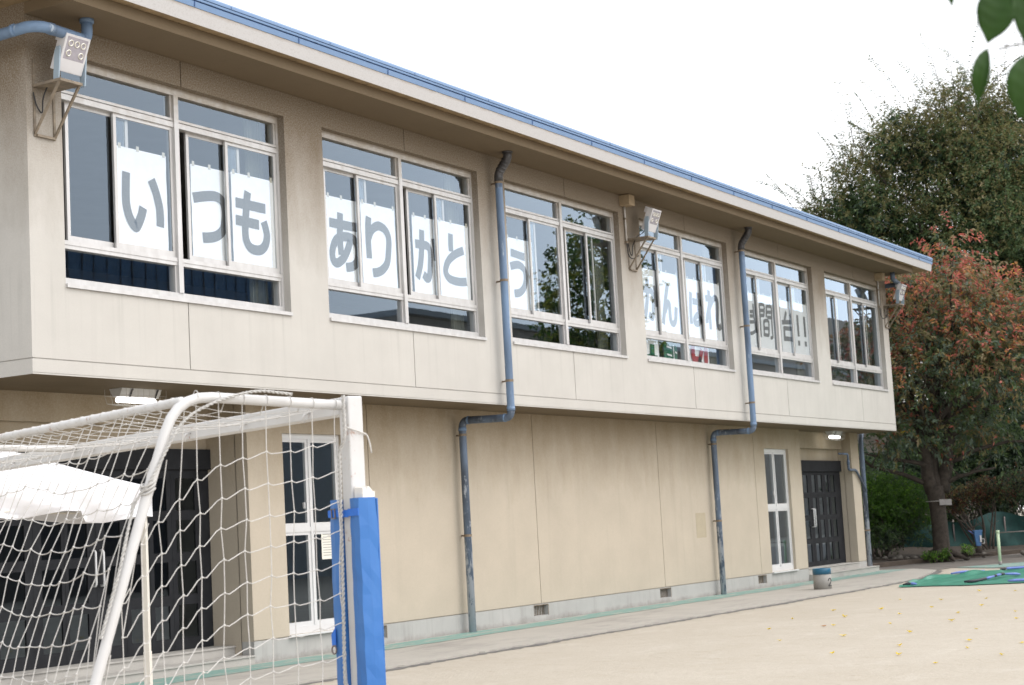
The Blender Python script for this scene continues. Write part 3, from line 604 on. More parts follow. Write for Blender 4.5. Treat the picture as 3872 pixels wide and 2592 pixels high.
flag('white flag with thick red characters right of the mullion', c+.28, c+1.22, 4.0, 4.70, 'banner cloth', [([(c+.5, 4.68), (c+.52, 4.42), (c+.85, 4.40)], .16), ([(c+.9, 4.62), (c+.72, 4.3), (c+.62, 4.05)], .14), ([(c+.82, 4.38), (c+.84, 4.1), (c+1.0, 4.06)], .13), ([(c+1.08, 4.66), (c+1.05, 4.35), (c+1.12, 4.05)], .17)], 'banner red')
# paper notice inside the left lower window
b = empty('paper_notice', (3.62, .915, 1.23), 'white typed paper notice taped inside the lower left window', 'notice')
MB().box(3.47, 3.80, .914, .916, 1.23, 1.60).build('sheet', 'paper', b)
mb = MB()
for i in range(9): mb.box(3.50, 3.50+(.22 if i else .26)-.02*(i % 3), .9125, .9135, 1.55-i*.034, 1.557-i*.034+.006*(i == 0))
mb.build('printed_text', 'print', b)

# ---------------------------------------------------------------- floodlights, boxes, lights on the wall
def floodlight(x, label, head):
    t = empty('floodlight', (x+.155, 0, 5.76), label, 'floodlight', 'floodlights on the upper wall'); r = .017
    mb = MB(); zt = 6.262; w = .30
    mb.box(x, x+.03, -.012, -.001, 5.75, zt+.30); mb.box(x+w-.03, x+w, -.012, -.001, 5.75, zt); mb.box(x+.03, x+w-.03, -.03, -.001, 5.75, 5.775)
    mb.obox((x, -.001, 5.752), (.026, 0, 0), (0, -.38, zt-5.752), (0, 0, .034)); mb.obox((x+w-.026, -.001, 5.752), (.026, 0, 0), (0, -.38, zt-5.752), (0, 0, .034))
    mb.build('bracket', 'bracket paint', t)
    MB().box(x-.006, x+w+.006, -.405, 0, zt+.002, zt+.03).build('shelf', 'bracket paint', t)
    hx, hy, hz = head; tl = .388; n = Vector((0, -math.cos(tl), -math.sin(tl))); u = Vector((0, -math.sin(tl), math.cos(tl))); e = Vector((1, 0, 0)); B = Vector((hx, hy, hz)); W_, H_ = .338, .395
    MB().obox(B, e*W_, -n*.115, u*H_).obox(B+e*.02-n*.117+u*(H_-.10), e*(W_-.04), -n*.05, u*.10).build('housing', 'lamp housing', t, bevel=.006)
    g = MB().obox(B+e*.028+n*.0012+u*.135, e*(W_-.056), -n*.001, u*(H_-.16)).build('lens', 'lamp lens', t)
    k = 0
    for j, i in ((1, 0), (1, 1), (1, 2), (0, 0), (0, 2)):
        c = B+e*(.085+i*.085)+u*(.20+j*.105)+n*.0022; mb = MB(); ring = [c+(e*math.cos(q)+u*math.sin(q))*.030 for q in np.linspace(0, 2*math.pi, 15)]
        mb.tube(ring, .008, 6, False); mb.build('reflector', 'lamp reflector', g, True)
    mb = MB()
    for sx in (-.022, W_+.006):
        a = B+e*sx+u*.21-n*.05; mb.obox(a-Vector((0, .02, 0))*0+Vector((0, -.028, 0)), e*.016, Vector((0, .056, 0)), Vector((0, 0, .03))+u*0)
        mb.obox(Vector((a.x, a.y+.0, zt+.031)), e*.016, Vector((0, .075, 0)), Vector((0, a.y-a.y-.03, a.z-zt-.03)))
    mb.obox(Vector((hx-.022, B.y+.07, zt+.031)), e*(W_+.044), Vector((0, .05, 0)), Vector((0, 0, .012)))
    mb.build('yoke', 'lamp yoke', t)
    MB().tube(arc([B+e*.12-n*.10+u*.03, B+e*.13-n*.12-u*.05, (x+.12, -.12, zt+.06), (x+.09, -.05, zt-.1), (x+.10, -.03, zt-.28), (x+.02, -.03, zt-.2), (x-.02, -.03, zt-.06)], .06), .008, 6).build('cable', 'rubber black', t, True)
floodlight(-2.262, 'white five-lamp floodlight at the left corner under the blue pipe', (-2.203, -.30, 6.398))
floodlight(11.135, 'white floodlight on bracket between the third and fourth windows', (11.30, -.30, 6.41))
floodlight(24.50, 'white floodlight at the far right corner before the red tree', (24.69, -.30, 6.40))
def jbox(x, label):
    t = empty('junction_box', (x+.1, 0, 6.83), label, 'electrical box', 'beige electrical boxes under the eave')
    MB().box(x, x+.205, -.195, -.001, 6.83, 7.010).build('case', 'box paint', t, bevel=.006)
    MB().tube(arc([(x+.115, -.035, 6.83), (x+.13, -.03, 6.62), (x+.135, -.03, 6.2)], .05), .016, 8).build('conduit', 'conduit', t, True)
    mb = MB()
    for z in (6.62, 6.22): MB().box(x+.105, x+.165, -.05, -.001, z-.014, z+.014).build('clip', 'rusty clamp', t)
    MB().tube(arc([(x+.135, -.03, 6.21), (x+.14, -.04, 6.0), (x+.26, -.05, 5.93), (x+.36, -.13, 6.0)], .12), .009, 6).build('cable', 'rubber black', t, True)
jbox(10.925, 'beige electrical box with conduit beside the middle floodlight'); jbox(24.01, 'beige electrical box with conduit at the far right end')
def ceil_light(x, y, label, L_=.64):
    t = empty('ceiling_light', (x, y, 3.30), label, 'ceiling light', 'lit fluorescent lights under the overhang')
    mb = MB(); mb.prism([(x-L_/2, y-.10, 3.30), (x-L_/2, y+.10, 3.30), (x-L_/2, y+.05, 3.205), (x-L_/2, y-.05, 3.205)], (L_, 0, 0)); mb.build('housing', 'white aluminium', t)
    MB().tube([(x-L_/2+.02, y, 3.17), (x+L_/2-.02, y, 3.17)], .030, 12).build('tube', 'lit tube', t, True)
    for sx in (-.17, .24): MB().prism([(x+sx, y-.106, 3.296), (x+sx, y-.056, 3.20), (x+sx, y-.060, 3.20), (x+sx, y-.112, 3.296)], (.022, 0, 0)).build('clip', 'rubber black', t)
    mb = MB(); r_ = .0022
    for yy, zz in ((-.12, 3.22), (-.09, 3.13), (0, 3.105), (.09, 3.13), (.12, 3.22)): mb.tube([(x-L_/2-.05, y+yy, zz), (x+L_/2+.05, y+yy, zz)], r_, 5)
    for i in range(9): xx = x-L_/2-.05+(L_+.1)*i/8; mb.tube([(xx, y-.12, 3.295), (xx, y-.12, 3.22), (xx, y-.09, 3.13), (xx, y, 3.105), (xx, y+.09, 3.13), (xx, y+.12, 3.22), (xx, y+.12, 3.295)], r_, 5)
    mb.build('wire_guard', 'conduit', t)
ceil_light(-.10, .74, 'lit tube light under the overhang above the big left doors'); ceil_light(22.55, .74, 'lit tube light under the overhang by the far right door')

# ---------------------------------------------------------------- soccer goal
A_ = .3696; GD = Vector((math.sin(A_), math.cos(A_), 0)); GE = Vector((-math.cos(A_), math.sin(A_), 0)); GP = Vector((-8.046, -8.069, 0)); UP = Vector((0, 0, 1)); ps = .081; GW = 6.2
G = lambda t, m, z: GP+GD*t+GE*m+UP*z      # along crossbar, to the rear, up
goal = empty('soccer_goal', GP, 'white steel soccer goal with square posts and rusty curved rear frame', 'soccer goal')
for t in (0, GW): MB().obox(G(t, 0, 0), GD*ps, -GE*ps, UP*2.15).build('post', 'goal paint', goal, bevel=.007)
MB().obox(G(ps, -.001, 2.066), GD*(GW-ps), -GE*(ps-.002), UP*.083).build('crossbar', 'goal paint', goal, bevel=.006)
mb = MB()
for t in (ps/2, GW+ps/2): MB().tube(arc([G(t, .0, 2.108), G(t, .86, 2.152), G(t, 1.02, 1.70), G(t, 1.30, .86), G(t, 1.58, .03)], .17), .0235, 14).build('side_frame', 'goal paint', goal, True)
MB().tube([G(ps/2, .835, 2.125), G(GW+ps/2, .835, 2.125)], .0205, 14).build('rear_bar', 'goal paint', goal, True)
MB().tube([G(GW/2, .0, 2.12), G(GW/2, .835, 2.14)], .0205, 12).build('brace', 'goal paint', goal, True)
MB().tube([G(ps/2, 1.58, .03), G(GW+ps/2, 1.58, .03)], .022, 10).build('ground_bar', 'goal paint', goal, True)
cr = .0024; gr = random.Random(11)
def cord(mb, pts, r=cr): mb.tube(pts, r, 5, False)
def knot(mb, p, r=.0062): mb.ball(p, (r, r, r), 0, 6)
def hang(a, b, sag):
    return [a+(b-a)*t-UP*(sag*4*t*(1-t)) for t in (0, .25, .5, .75, 1)]
# net on the near side
E_ = [.05, .172, .293, .415, .535, .655, .765, .86, .955, 1.05, 1.145, 1.24, 1.33, 1.42]
DR_ = [0, .024, .036, .044, .068, .104, .165, .245, .335, .43, .53, .635, .74, .85]
mb = MB(); off = ps/2; node = {}
ztop = lambda m: 2.108+.05*m if m < .84 else 2.14-(m-.86)*2.85
for i, m in enumerate(E_):
    for j in range(16):
        z = 1.941-.1395*j-DR_[i]+gr.uniform(-.007, .007)
        lim = ztop(m)-.03
        if z < lim and z > .05: node[i, j] = G(off+gr.uniform(-.008, .008)+.05*math.sin(m*3)*(j/16), m+gr.uniform(-.006, .006), z)
for i, m in enumerate(E_):
    js = [j for j in range(16) if (i, j) in node]
    if not js: continue
    cord(mb, [G(off, m if m < .8 else m-.04, min(ztop(m), 2.13))]+[node[i, j] for j in js]+[node[i, js[-1]]-UP*.08]); [knot(mb, node[i, j]) for j in js]
    for j in js:
        if (i+1, j) in node:
            a, b = node[i, j], node[i+1, j]; d = b-a; cord(mb, [a, a+d*.22-UP*.004+UP*abs(d.z)*.10, a+d*.5-UP*.008, a+d*.8-UP*.010-UP*abs(d.z)*.10, b])
for i in range(0, 7): q = G(off, E_[i], 2.11+.05*E_[i]); mb.tube([q+(GD*math.cos(a)+UP*math.sin(a))*.0255 for a in np.linspace(0, 2*math.pi, 11)], .0019, 5, False)
# rear net
nodeR = {}; rows = 15; cols = int((GW-.1)/.121)
for i in range(cols+1):
    t = .10+i*.121
    for j in range(rows):
        z = 2.095-.1405*j; sl = .845+(2.10-z)*.335+.10*math.sin(math.pi*min(1, (2.1-z)/1.9))
        nodeR[i, j] = G(t+gr.uniform(-.008, .008), sl+gr.uniform(-.012, .012), z+gr.uniform(-.012, .012)+.016*math.sin(i*.55+j*.3)-.02*math.sin(math.pi*(i % 11)/11)*(j > 0))
for i in range(cols+1):
    cord(mb, [nodeR[i, j] for j in range(rows)]+[G(.10+i*.121, 1.56, .04)])
    for j in range(rows):
        if j: knot(mb, nodeR[i, j])
        if i < cols: cord(mb, hang(nodeR[i, j], nodeR[i+1, j], .002+gr.uniform(0, .008)))
    q = G(.10+i*.121+.03, .835, 2.125); mb.tube([q+(GE*math.cos(a)+UP*math.sin(a))*.0225+GD*(a-3)*.006 for a in np.linspace(0, 2*math.pi, 11)], .0019, 5, False)
for j in range(1, rows):      # rear rows run round the corner to the side net
    a = nodeR[0, j]; k = [i for i in range(len(E_)) if (i, j) in node]
    if k: cord(mb, hang(node[k[-1], j], a, .02))
# top net, slack between the rear bar and the crossbar
nodeT = {}; cT = int((GW-.1)/.16); nm_ = 4
for i in range(cT+1):
    for j in range(nm_+1):
        m = .02+(.81-.02)*j/nm_; s_ = math.sin(math.pi*j/nm_)
        nodeT[i, j] = G(.10+i*.16+gr.uniform(-.01, .01)+.05*s_*math.sin(i*.4), m, 2.105+.02*j/nm_-.04*s_*(1+.35*math.sin(i*.7))+gr.uniform(-.008, .008))
for i in range(cT+1):
    cord(mb, [nodeT[i, j] for j in range(nm_+1)], .0017)
    for j in range(nm_+1):
        if 0 < j < nm_: knot(mb, nodeT[i, j], .0055)
        if i < cT: cord(mb, [nodeT[i, j], nodeT[i+1, j]], .0017)
for j in range(1, nm_): cord(mb, [nodeT[0, j], G(ps/2, .02+.79*j/nm_, 2.12+.04*j/nm_)])
mb.build('net', 'net cord', goal, True)
def rope(pts, r, name='rope'):
    P_ = arc(pts, .05); mb = MB()
    for ph in (0, math.pi):                          # two twisted strands
        Q = []; L_ = 0
        for i in range(len(P_)-1):
            d = P_[i+1]-P_[i]; k = max(1, int(d.length/.008)); e1 = d.normalized().cross(Vector((.3, .5, .81))).normalized(); e2 = d.normalized().cross(e1)
            for q in range(k): a = L_*2*math.pi/.045+ph; Q.append(P_[i]+d*(q/k)+(e1*math.cos(a)+e2*math.sin(a))*r*.55); L_ += d.length/k
        mb.tube(Q, r*.62, 6, False)
    return mb.build(name, 'old rope', goal, True)
rope([G(-.012, .032, 2.15), G(-.012, .032, 1.95), G(.035, .036, 1.9), G(.04, .042, 1.4), G(.04, .055, .9), G(.04, .052, .02)], .0085)
rope([G(-.004, .30, 2.155), G(0, .46, 2.172), G(.0, .56, 2.158), G(.01, .69, 2.12), G(.01, .80, 2.07), G(.01, .86, 2.02), G(0, .90, 1.97), G(.01, .96, 1.86), G(.01, 1.02, 1.76), G(.06, 1.06, 1.70), G(.05, 1.10, 1.58), G(.03, 1.15, 1.42), G(.03, 1.25, 1.12)], .007)
mb = MB()
for dz in (0, .016, .032): c = G(ps/2, 1.008, 1.735+dz); mb.tube([c+(GD*math.cos(a)+(GE*.94-UP*.34)*math.sin(a))*.031+UP*.004*math.sin(a*2) for a in np.linspace(0, 2*math.pi, 15)], .0062, 6, False)
mb.build('rope_lashing', 'old rope', goal, True)
MB().tube([G(-.01, .034, 2.005), G(-.012, -.04, 1.985), G(-.008, -.085, 1.97), G(.03, -.092, 1.965)], .004, 6).tube(arc([G(-.006, -.084, 1.972), G(-.006, -.095, 1.965), G(-.010, -.105, 1.93), G(-.012, -.112, 1.88)], .015), .0036, 6).build('rope_end', 'net cord', goal, True)
for t in np.arange(.35, GW, .62): MB().tube(arc([G(t, .0, 2.10), G(t, .03, 2.09), G(t+.005, .035, 2.07), G(t+.01, .02, 2.055)], .01), .006, 6).build('hook', 'goal paint', goal, True)

# blue pad strapped round the post
pad = empty('post_pad', G(-.05, 0, 0), 'worn blue vinyl padding strapped around the white goal post', 'post pad')
def softbox(o, a, b, c, nseg, amp, seed):
    g = random.Random(seed); mb = MB(); n = nseg; a, b, c = map(Vector, (a, b, c)); vs = []
    for j in range(n+1):
        z = j/n; ex = 1-.06*max(0, (z-.93)/.07)
        for u, v in ((0, 0), (.5, -.04), (1, 0), (1.04, .5), (1, 1), (.5, 1.04), (0, 1), (-.04, .5)):
            vs.append(Vector(o)+a*((u-.5)*ex+.5)+b*((v-.5)*ex+.5)+c*z+GD*amp*math.sin(z*7+seed)+(GD*g.uniform(-1, 1)+GE*g.uniform(-1, 1))*.0022)
    fs = [(j*8+k, j*8+(k+1) % 8, (j+1)*8+(k+1) % 8, (j+1)*8+k) for j in range(n) for k in range(8)]+[tuple(range(8))[::-1], tuple(range(n*8, n*8+8))]
    mb.add(vs, fs); return mb
softbox(G(-.084, .018, .02), GD*.080, -GE*.098, UP*1.652, 26, .001, 1).build('side_cover', 'pad cover', pad)
softbox(G(.168, .018, .02), GD*-.082, -GE*.096, UP*1.650, 26, .004, 2).build('side_cover', 'pad cover', pad)
MB().obox(G(-.082, -.0805, .02), GD*.246, -GE*.010, UP*1.648).build('front_cover', 'pad cover', pad, bevel=.004)
mb = MB(); g = random.Random(5); nu = 9; vs = []
for i in range(nu+1):
    m = -.010-.066*i/nu; zt = 1.715+g.uniform(-.012, .010)-.010*(i > 6)
    for t, z in ((-.078, 1.66), (-.078, zt), (-.008, zt+g.uniform(-.006, .006)), (-.008, 1.66)): vs.append(G(t, m, z))
mb.add(vs, [(4*i+k, 4*i+(k+1) % 4, 4*i+4+(k+1) % 4, 4*i+4+k) for i in range(nu) for k in range(4)]+[(0, 1, 2, 3), (4*nu+3, 4*nu+2, 4*nu+1, 4*nu)]); mb.build('foam', 'foam', pad)
mb = MB(); z = 1.59
mb.obox(G(-.088, .0235, z), GD*.089, GE*.003, UP*.034); mb.obox(G(.001, .022, z-.004), GD*.084, GE*.003, UP*.034); mb.obox(G(.080, .024, z-.001), GD*.094, GE*.003, UP*.034)
mb.build('strap', 'pad strap', pad)
MB().tube([G(.105, .030, z-.006), G(.105, .032, z+.038), G(.135, .032, z+.038), G(.135, .030, z-.006), G(.105, .030, z-.006)], .0035, 6).build('buckle', 'steel bar', pad)
mb = MB(); mb.prism([G(.150, .025, 1.08), G(.185, .026, 1.045), G(.182, .026, .985), G(.150, .026, 1.0)], GE*.003); mb.build('strap_end', 'pad strap', pad)
c = G(.163, .03, .975); MB().tube([c+(GD*math.cos(a)+UP*math.sin(a))*.019 for a in np.linspace(0, 2*math.pi, 17)], .0042, 6, False).build('ring', 'steel bar', pad, True)

# ---------------------------------------------------------------- white canopy tent
TR = Vector((-3.40, -2.52, 0)); ta = Vector((-.93, -.367, 0)).normalized(); tb = Vector((-.367, .93, 0)).normalized(); TA, TB = 2.90, 2.9; ZE, ZV = 2.02, 1.765
tent = empty('canopy_tent', TR, 'white pop-up canopy tent in front of the dark entrance doors', 'tent')
T_ = lambda a, b, z: TR+ta*a*TA+tb*b*TB+UP*z
mb = MB(); n = 14; vs = []
for i in range(n+1):
    for j in range(n+1):
        u, v = i/n, j/n; q = max(abs(u-.5), abs(v-.5))*2; k = min(abs(u-.5), abs(v-.5))*2
        z = ZE+(2.60-ZE)*(1-q)**1.06
        vs.append(T_(u, v, z))
mb.add(vs, [(i*(n+1)+j, (i+1)*(n+1)+j, (i+1)*(n+1)+j+1, i*(n+1)+j+1) for i in range(n) for j in range(n)])
mb.build('canopy', 'tent cloth', tent, True)
mb = MB(); loop = [(i/12, 0) for i in range(12)]+[(1, i/12) for i in range(12)]+[(1-i/12, 1) for i in range(12)]+[(0, 1-i/12) for i in range(12)]
vs = []; L_ = len(loop)
for q, (u, v) in enumerate(loop):
    w = math.sin((q % 12)/12*math.pi)
    for s_ in range(7):
        f = s_/6; wav = .035*math.sin(q*1.25+f*5)*(w > .1)*f; vs.append(T_(u+(.0+wav*(v == 0))*0, v-(wav*.9 if v == 0 else 0)+(wav if v == 1 else 0), ZE-(ZE-ZV)*f+w*.055*math.sin(q*.9+1)*f))
mb.add(vs, [(q*7+s_, ((q+1) % L_)*7+s_, ((q+1) % L_)*7+s_+1, q*7+s_+1) for q in range(L_) for s_ in range(6)])
mb.build('valance', 'tent cloth', tent, True)
for u, v in ((.012, .012), (.988, .012), (.988, .988), (.012, .988)):
    MB().obox(T_(u, v, 0), ta*.05, tb*.05, UP*(ZE-.02)).build('leg', 'tent leg paint', tent, bevel=.004)
    if u < .5 and v < .5: MB().obox(T_(u, v, .0)-ta*.004-tb*.004, ta*.058, tb*.058, UP*.62).build('lower_leg', 'tent leg paint', tent, bevel=.004)
for (a0, b0), (a1, b1) in (((.02, .02), (.98, .02)), ((.98, .02), (.98, .98)), ((.98, .98), (.02, .98)), ((.02, .98), (.02, .02))):
    for za, zb in ((1.95, 1.80), (1.80, 1.95)):
        MB().tube([T_(a0, b0, za), T_((a0+a1)/2, (b0+b1)/2, (za+zb)/2+.0), T_(a1, b1, zb)], .011, 6).build('truss_bar', 'tent leg paint', tent)

# ---------------------------------------------------------------- yard objects
binn = empty('concrete_bin', (16.74, -.92, .022), 'squat grey concrete cylinder with dark blue rim marked 2', 'bin')
MB().lathe((16.74, -.92, .0225), [(0, 0), (.172, 0), (.172, .280), (.166, .282)], 32).build('body', 'bin concrete', binn, True)
MB().lathe((16.74, -.92, .0225), [(.166, .281), (.177, .282), (.177, .385), (.170, .395), (.155, .395), (.153, .30), (.0, .298)], 32).build('rim', 'bin rim blue', binn, True)
dig = [(-.045, .155), (-.04, .185), (-.015, .20), (.02, .196), (.04, .172), (.036, .145), (.0, .105), (-.048, .06), (.052, .062)]
mb = MB(); ang0 = math.atan2(-12.767+.92, -14.443-16.74)+.98
for i in range(len(dig)-1):
    for k in range(4):
        q = []
        for f in (k/4, (k+1)/4):
            x = dig[i][0]*(1-f)+dig[i+1][0]*f; z = dig[i][1]*(1-f)+dig[i+1][1]*f; a = ang0+x/.1725; q.append(Vector((16.74+.1732*math.cos(a), -.92+.1732*math.sin(a), .0225+z)))
        mb.tube(q, .0085, 5)
mb.build('numeral', 'rubber black', binn)
pole = empty('low_bar', (26.25, -1.78, 0), 'pale green post carrying a thin horizontal exercise bar', 'exercise bar')
dirb = Vector((.51, -.86, 0))
for q in (0, 1.5):
    b0 = Vector((26.25, -1.78, .0))+dirb*q
    p_ = MB().tube([b0, b0+UP*.80], .036, 14).build('post', 'pale green pole', pole, True)
    MB().tube([b0+UP*.76, b0+UP*.83], .043, 14).build('cap', 'pale green pole', p_, True); MB().tube([b0, b0+UP*.10], .0375, 14).build('footing', 'board grey', p_, True)
MB().tube([Vector((26.25, -1.78, .775)), Vector((26.25, -1.78, .775))+dirb*1.5], .013, 8).build('bar', 'steel bar', pole, True)
# green tarpaulin with rolled straps lying on it
near = [(16.72, -2.42), (16.85, -3.0), (16.70, -3.65), (17.0, -4.68), (17.7, -6.3)]; far = [(17.3, -2.32), (20.7, -1.86), (22.6, -2.40), (23.6, -3.05), (26.0, -4.7)]
def lerp(pl, t): t *= len(pl)-1; i = min(int(t), len(pl)-2); f = t-i; return (pl[i][0]*(1-f)+pl[i+1][0]*f, pl[i][1]*(1-f)+pl[i+1][1]*f)
mb = MB(); nu, nv = 70, 34; vs = []; g = random.Random(9)
for i in range(nu+1):
    for j in range(nv+1):
        u, v = i/nu, j/nv; a, b = lerp(near, u), lerp(far, u); e = min(1, 8*min(v, 1-v))
        z = .016+e*(.016+.014*math.sin(u*23+v*7)*math.sin(v*11+u*3)+.010*math.sin(u*51-v*19)+g.uniform(0, .006))+.05*math.exp(-((v-.80)/.055)**2)*(u < .62)*min(1, u*8)*(1+.4*math.sin(u*31))
        vs.append((a[0]*(1-v)+b[0]*v, a[1]*(1-v)+b[1]*v, z))
mb.add(vs, [(i*(nv+1)+j, (i+1)*(nv+1)+j, (i+1)*(nv+1)+j+1, i*(nv+1)+j+1) for i in range(nu) for j in range(nv)])
tag(mb.build('tarpaulin', 'tarp green', None, True), 'crumpled green tarpaulin spread on the sand at the right', 'tarpaulin')
def strap(label, pts, r, parts):
    P_ = arc([Vector((x, y, z)) for x, y, z in pts], .1); t = empty('rolled_strap', P_[0], label, 'strap', 'blue and black straps on the tarpaulin')
    for nm, mat, f0, f1 in parts:
        i0, i1 = int(f0*(len(P_)-1)), max(int(f1*(len(P_)-1)), int(f0*(len(P_)-1))+1); q = P_[i0:i1+1]
        if len(q) == 2: q = [q[0], (q[0]*2+q[1])/3, (q[0]+q[1]*2)/3, q[1]]
        MB().tube(q, [r*(.55 if k in (0, len(q)-1) else 1) for k in range(len(q))], 8).build(nm, mat, t, True)
strap('short black strap with blue end at the left tip of the tarpaulin', [(16.86, -2.46, .05), (16.92, -2.58, .07), (17.0, -2.68, .05)], .027, [('black_end', 'strap black', 0, .7), ('blue_band', 'strap blue', .7, 1)])
strap('light blue strap lying along the far edge of the tarpaulin', [(21.3, -2.06, .05), (21.7, -2.2, .06), (22.2, -2.52, .05)], .027, [('blue_band', 'strap blue', 0, 1)])
strap('blue strap with black end at the far right edge', [(22.3, -2.84, .06), (22.5, -2.95, .07), (23.2, -3.35, .06), (23.6, -3.6, .05)], .028, [('black_end', 'strap black', 0, .18), ('blue_band', 'strap blue', .18, 1)])
strap('long twisted blue and black strap across the middle of the tarpaulin', [(17.1, -3.55, .06), (17.2, -3.72, .06), (17.75, -3.80, .08), (18.2, -3.86, .11), (18.6, -3.87, .12), (19.3, -3.93, .08), (19.6, -3.95, .06)], .028, [('black_end', 'strap black', 0, .30), ('blue_band', 'strap blue', .30, .42), ('black_band', 'strap black', .42, .52), ('blue_band', 'strap blue', .52, .62), ('black_band', 'strap black', .62, .8), ('blue_band', 'strap blue', .8, 1)])
strap('short blue strap nearest the yard at the front edge', [(16.95, -4.40, .06), (17.08, -4.6, .06), (17.2, -4.85, .05)], .027, [('blue_band', 'strap blue', 0, 1)])
# fallen leaves
FL = [(6.45, -4.05), (4.58, -4.95), (8.42, -3.59), (10.13, -3.57), (6.93, -4.75), (5.11, -5.55), (2.75, -6.29), (1.6, -7.74), (3.6, -6.74), (4.17, -7.33), (2.39, -8.16), (7.58, -6.97), (12.59, -3.8), (12.28, -4.57), (14.56, -4.54), (12.29, -5.28), (10.49, -5.71), (14.33, -5.21), (10.32, -5.02), (8.94, -5.82), (10.14, -4.31), (8.99, -4.97), (8.58, -4.31), (7.11, -5.46), (7.35, -6.2), (5.88, -6.93), (5.52, -6.23), (8.99, -6.59), (3.23, -7.58), (3.79, -8.0), (2.5, -7.09)]
def fallen(mat, seed):
    g = random.Random(seed); mb = MB(); vs = []
    out = [(-1, 0), (-.7, .35), (-.2, .62), (.35, .7), (.75, .5), (.45, .12), (.8, -.35), (.4, -.66), (-.2, -.6), (-.7, -.32)]
    cur = g.uniform(.3, .7)
    P_ = [(x*.034, y*.034, .004+cur*.034*(x*x*.5+y*y)+g.uniform(0, .006)) for x, y in out]; c = (0, 0, .004)
    mb.add([c]+P_, [(0, i, i % len(P_)+1) for i in range(1, len(P_)+1)])
    return mb.build('fallen_leaf', mat, None, True)
protos = [fallen('leaf_yellow', i) for i in range(4)]
for i, (x, y) in enumerate(FL):
    o = protos[i] if i < 4 else protos[i % 4].copy()
    if i >= 4: COL.objects.link(o)
    o.location = (x, y, .001); g = random.Random(i); o.rotation_euler = (g.uniform(-.15, .15), g.uniform(-.15, .15), g.uniform(0, 6.28)); s_ = g.uniform(.95, 1.6); o.scale = (s_, s_, s_*1.1)
    tag(o, 'small curled yellow leaf lying on the pale sand of the yard', 'leaf', 'fallen yellow leaves on the sand')
o = fallen('leaf_orange', 8); o.location = (6.83, -4.66, .001); o.scale = (1.5, 1.5, 1.4); o.rotation_euler = (0, 0, 1.0); tag(o, 'single larger orange brown leaf lying on the pale sand', 'leaf')

# ---------------------------------------------------------------- vegetation
LAT, DEP = Vector((.514, -.857, 0)), Vector((.857, .514, 0))      # across / along the line of trees
def foliage(name, parent, lobes, ntw, nl, tlen, size, choose, mats, seed, droop=.25, shell=.5, width=.42, sub=14, out=.8):
    """leaf sprays on twigs; the crown is a union of uneven clumps spread over the lobes"""
    g = np.random.default_rng(seed); cl = []
    for c, r in lobes:
        c = np.array(c); r = np.array(r); cl.append((c, r*.72, .35))
        for _ in range(sub):
            d = g.normal(size=3); d /= np.linalg.norm(d); d[2] = abs(d[2])*.9-.25 if g.random() < .7 else d[2]
            q = g.uniform(.26, .46); cl.append((c+d*r*g.uniform(.55, .86), np.minimum(r*q, r.min()*q*1.35), 1))
    w = np.array([k[1].prod()**(2/3)*k[2] for k in cl]); w /= w.sum()
    pick = g.choice(len(cl), ntw, p=w); CC = np.array([k[0] for k in cl])[pick]; RR = np.array([k[1] for k in cl])[pick]
    d = g.normal(size=(ntw, 3)); d /= np.linalg.norm(d, axis=1)[:, None]; rad = g.random(ntw)**(1/3)*shell+(1-shell)
    base = CC+d*RR*rad[:, None]*.9
    td = d*out+g.normal(size=(ntw, 3))*.45+np.array([0, 0, .35]); td /= np.linalg.norm(td, axis=1)[:, None]
    tl = tlen*g.uniform(.4, 1.25, ntw)
    k = np.tile(np.linspace(.1, 1, nl), (ntw, 1))+g.uniform(-.04, .04, (ntw, nl))
    pos = base[:, None, :]+td[:, None, :]*(k*tl[:, None])[..., None]; pos[..., 2] -= droop*tl[:, None]*k**2
    pos = pos.reshape(-1, 3); T_ = np.repeat(td, nl, 0)
    sd = g.normal(size=pos.shape); sd -= T_*(sd*T_).sum(1)[:, None]; sd /= np.linalg.norm(sd, axis=1)[:, None]
    ld = T_*.55+sd*.9+np.array([0, 0, -droop*1.6])+g.normal(size=pos.shape)*.15; ld /= np.linalg.norm(ld, axis=1)[:, None]
    nn = g.normal(size=pos.shape)+np.array([0, 0, 1.0]); wd = np.cross(ld, nn); wd /= np.linalg.norm(wd, axis=1)[:, None]+1e-9
    L_ = size*g.uniform(.6, 1.25, len(pos)); up = np.cross(wd, ld)
    V = np.stack([pos, pos+ld*(L_*.5)[:, None]+wd*(L_*width*.5)[:, None]+up*(L_*.07)[:, None], pos+ld*L_[:, None]-np.array([0, 0, 1])*(L_*.12)[:, None], pos+ld*(L_*.5)[:, None]-wd*(L_*width*.5)[:, None]+up*(L_*.07)[:, None]], 1).reshape(-1, 3)
    N = len(pos); me = bpy.data.meshes.new(name); me.vertices.add(4*N); me.vertices.foreach_set('co', V.ravel().astype(np.float32))
    me.loops.add(4*N); me.loops.foreach_set('vertex_index', np.arange(4*N, dtype=np.int32)); me.polygons.add(N); me.polygons.foreach_set('loop_start', np.arange(0, 4*N, 4, dtype=np.int32))
    for m in mats: me.materials.append(MATS[m])
    me.polygons.foreach_set('material_index', choose(pos, np.repeat(g.random(ntw), nl), g.random(N), g).astype(np.int32)); me.update(calc_edges=True)
    o = bpy.data.objects.new(name, me); COL.objects.link(o)
    if parent: o.parent = parent; o.location = -parent.location
    return o, cl, base, td, tl
def pickw(weights):           # weights(pos, twig, leaf) -> (N, k) relative weights
    def f(pos, tw, lf, g):
        W_ = weights(pos, tw, lf); W_ = np.cumsum(W_/W_.sum(1)[:, None], 1); return ((.72*((tw*7.31) % 1)+.28*lf)[:, None] > W_).sum(1).clip(0, W_.shape[1]-1)
    return f
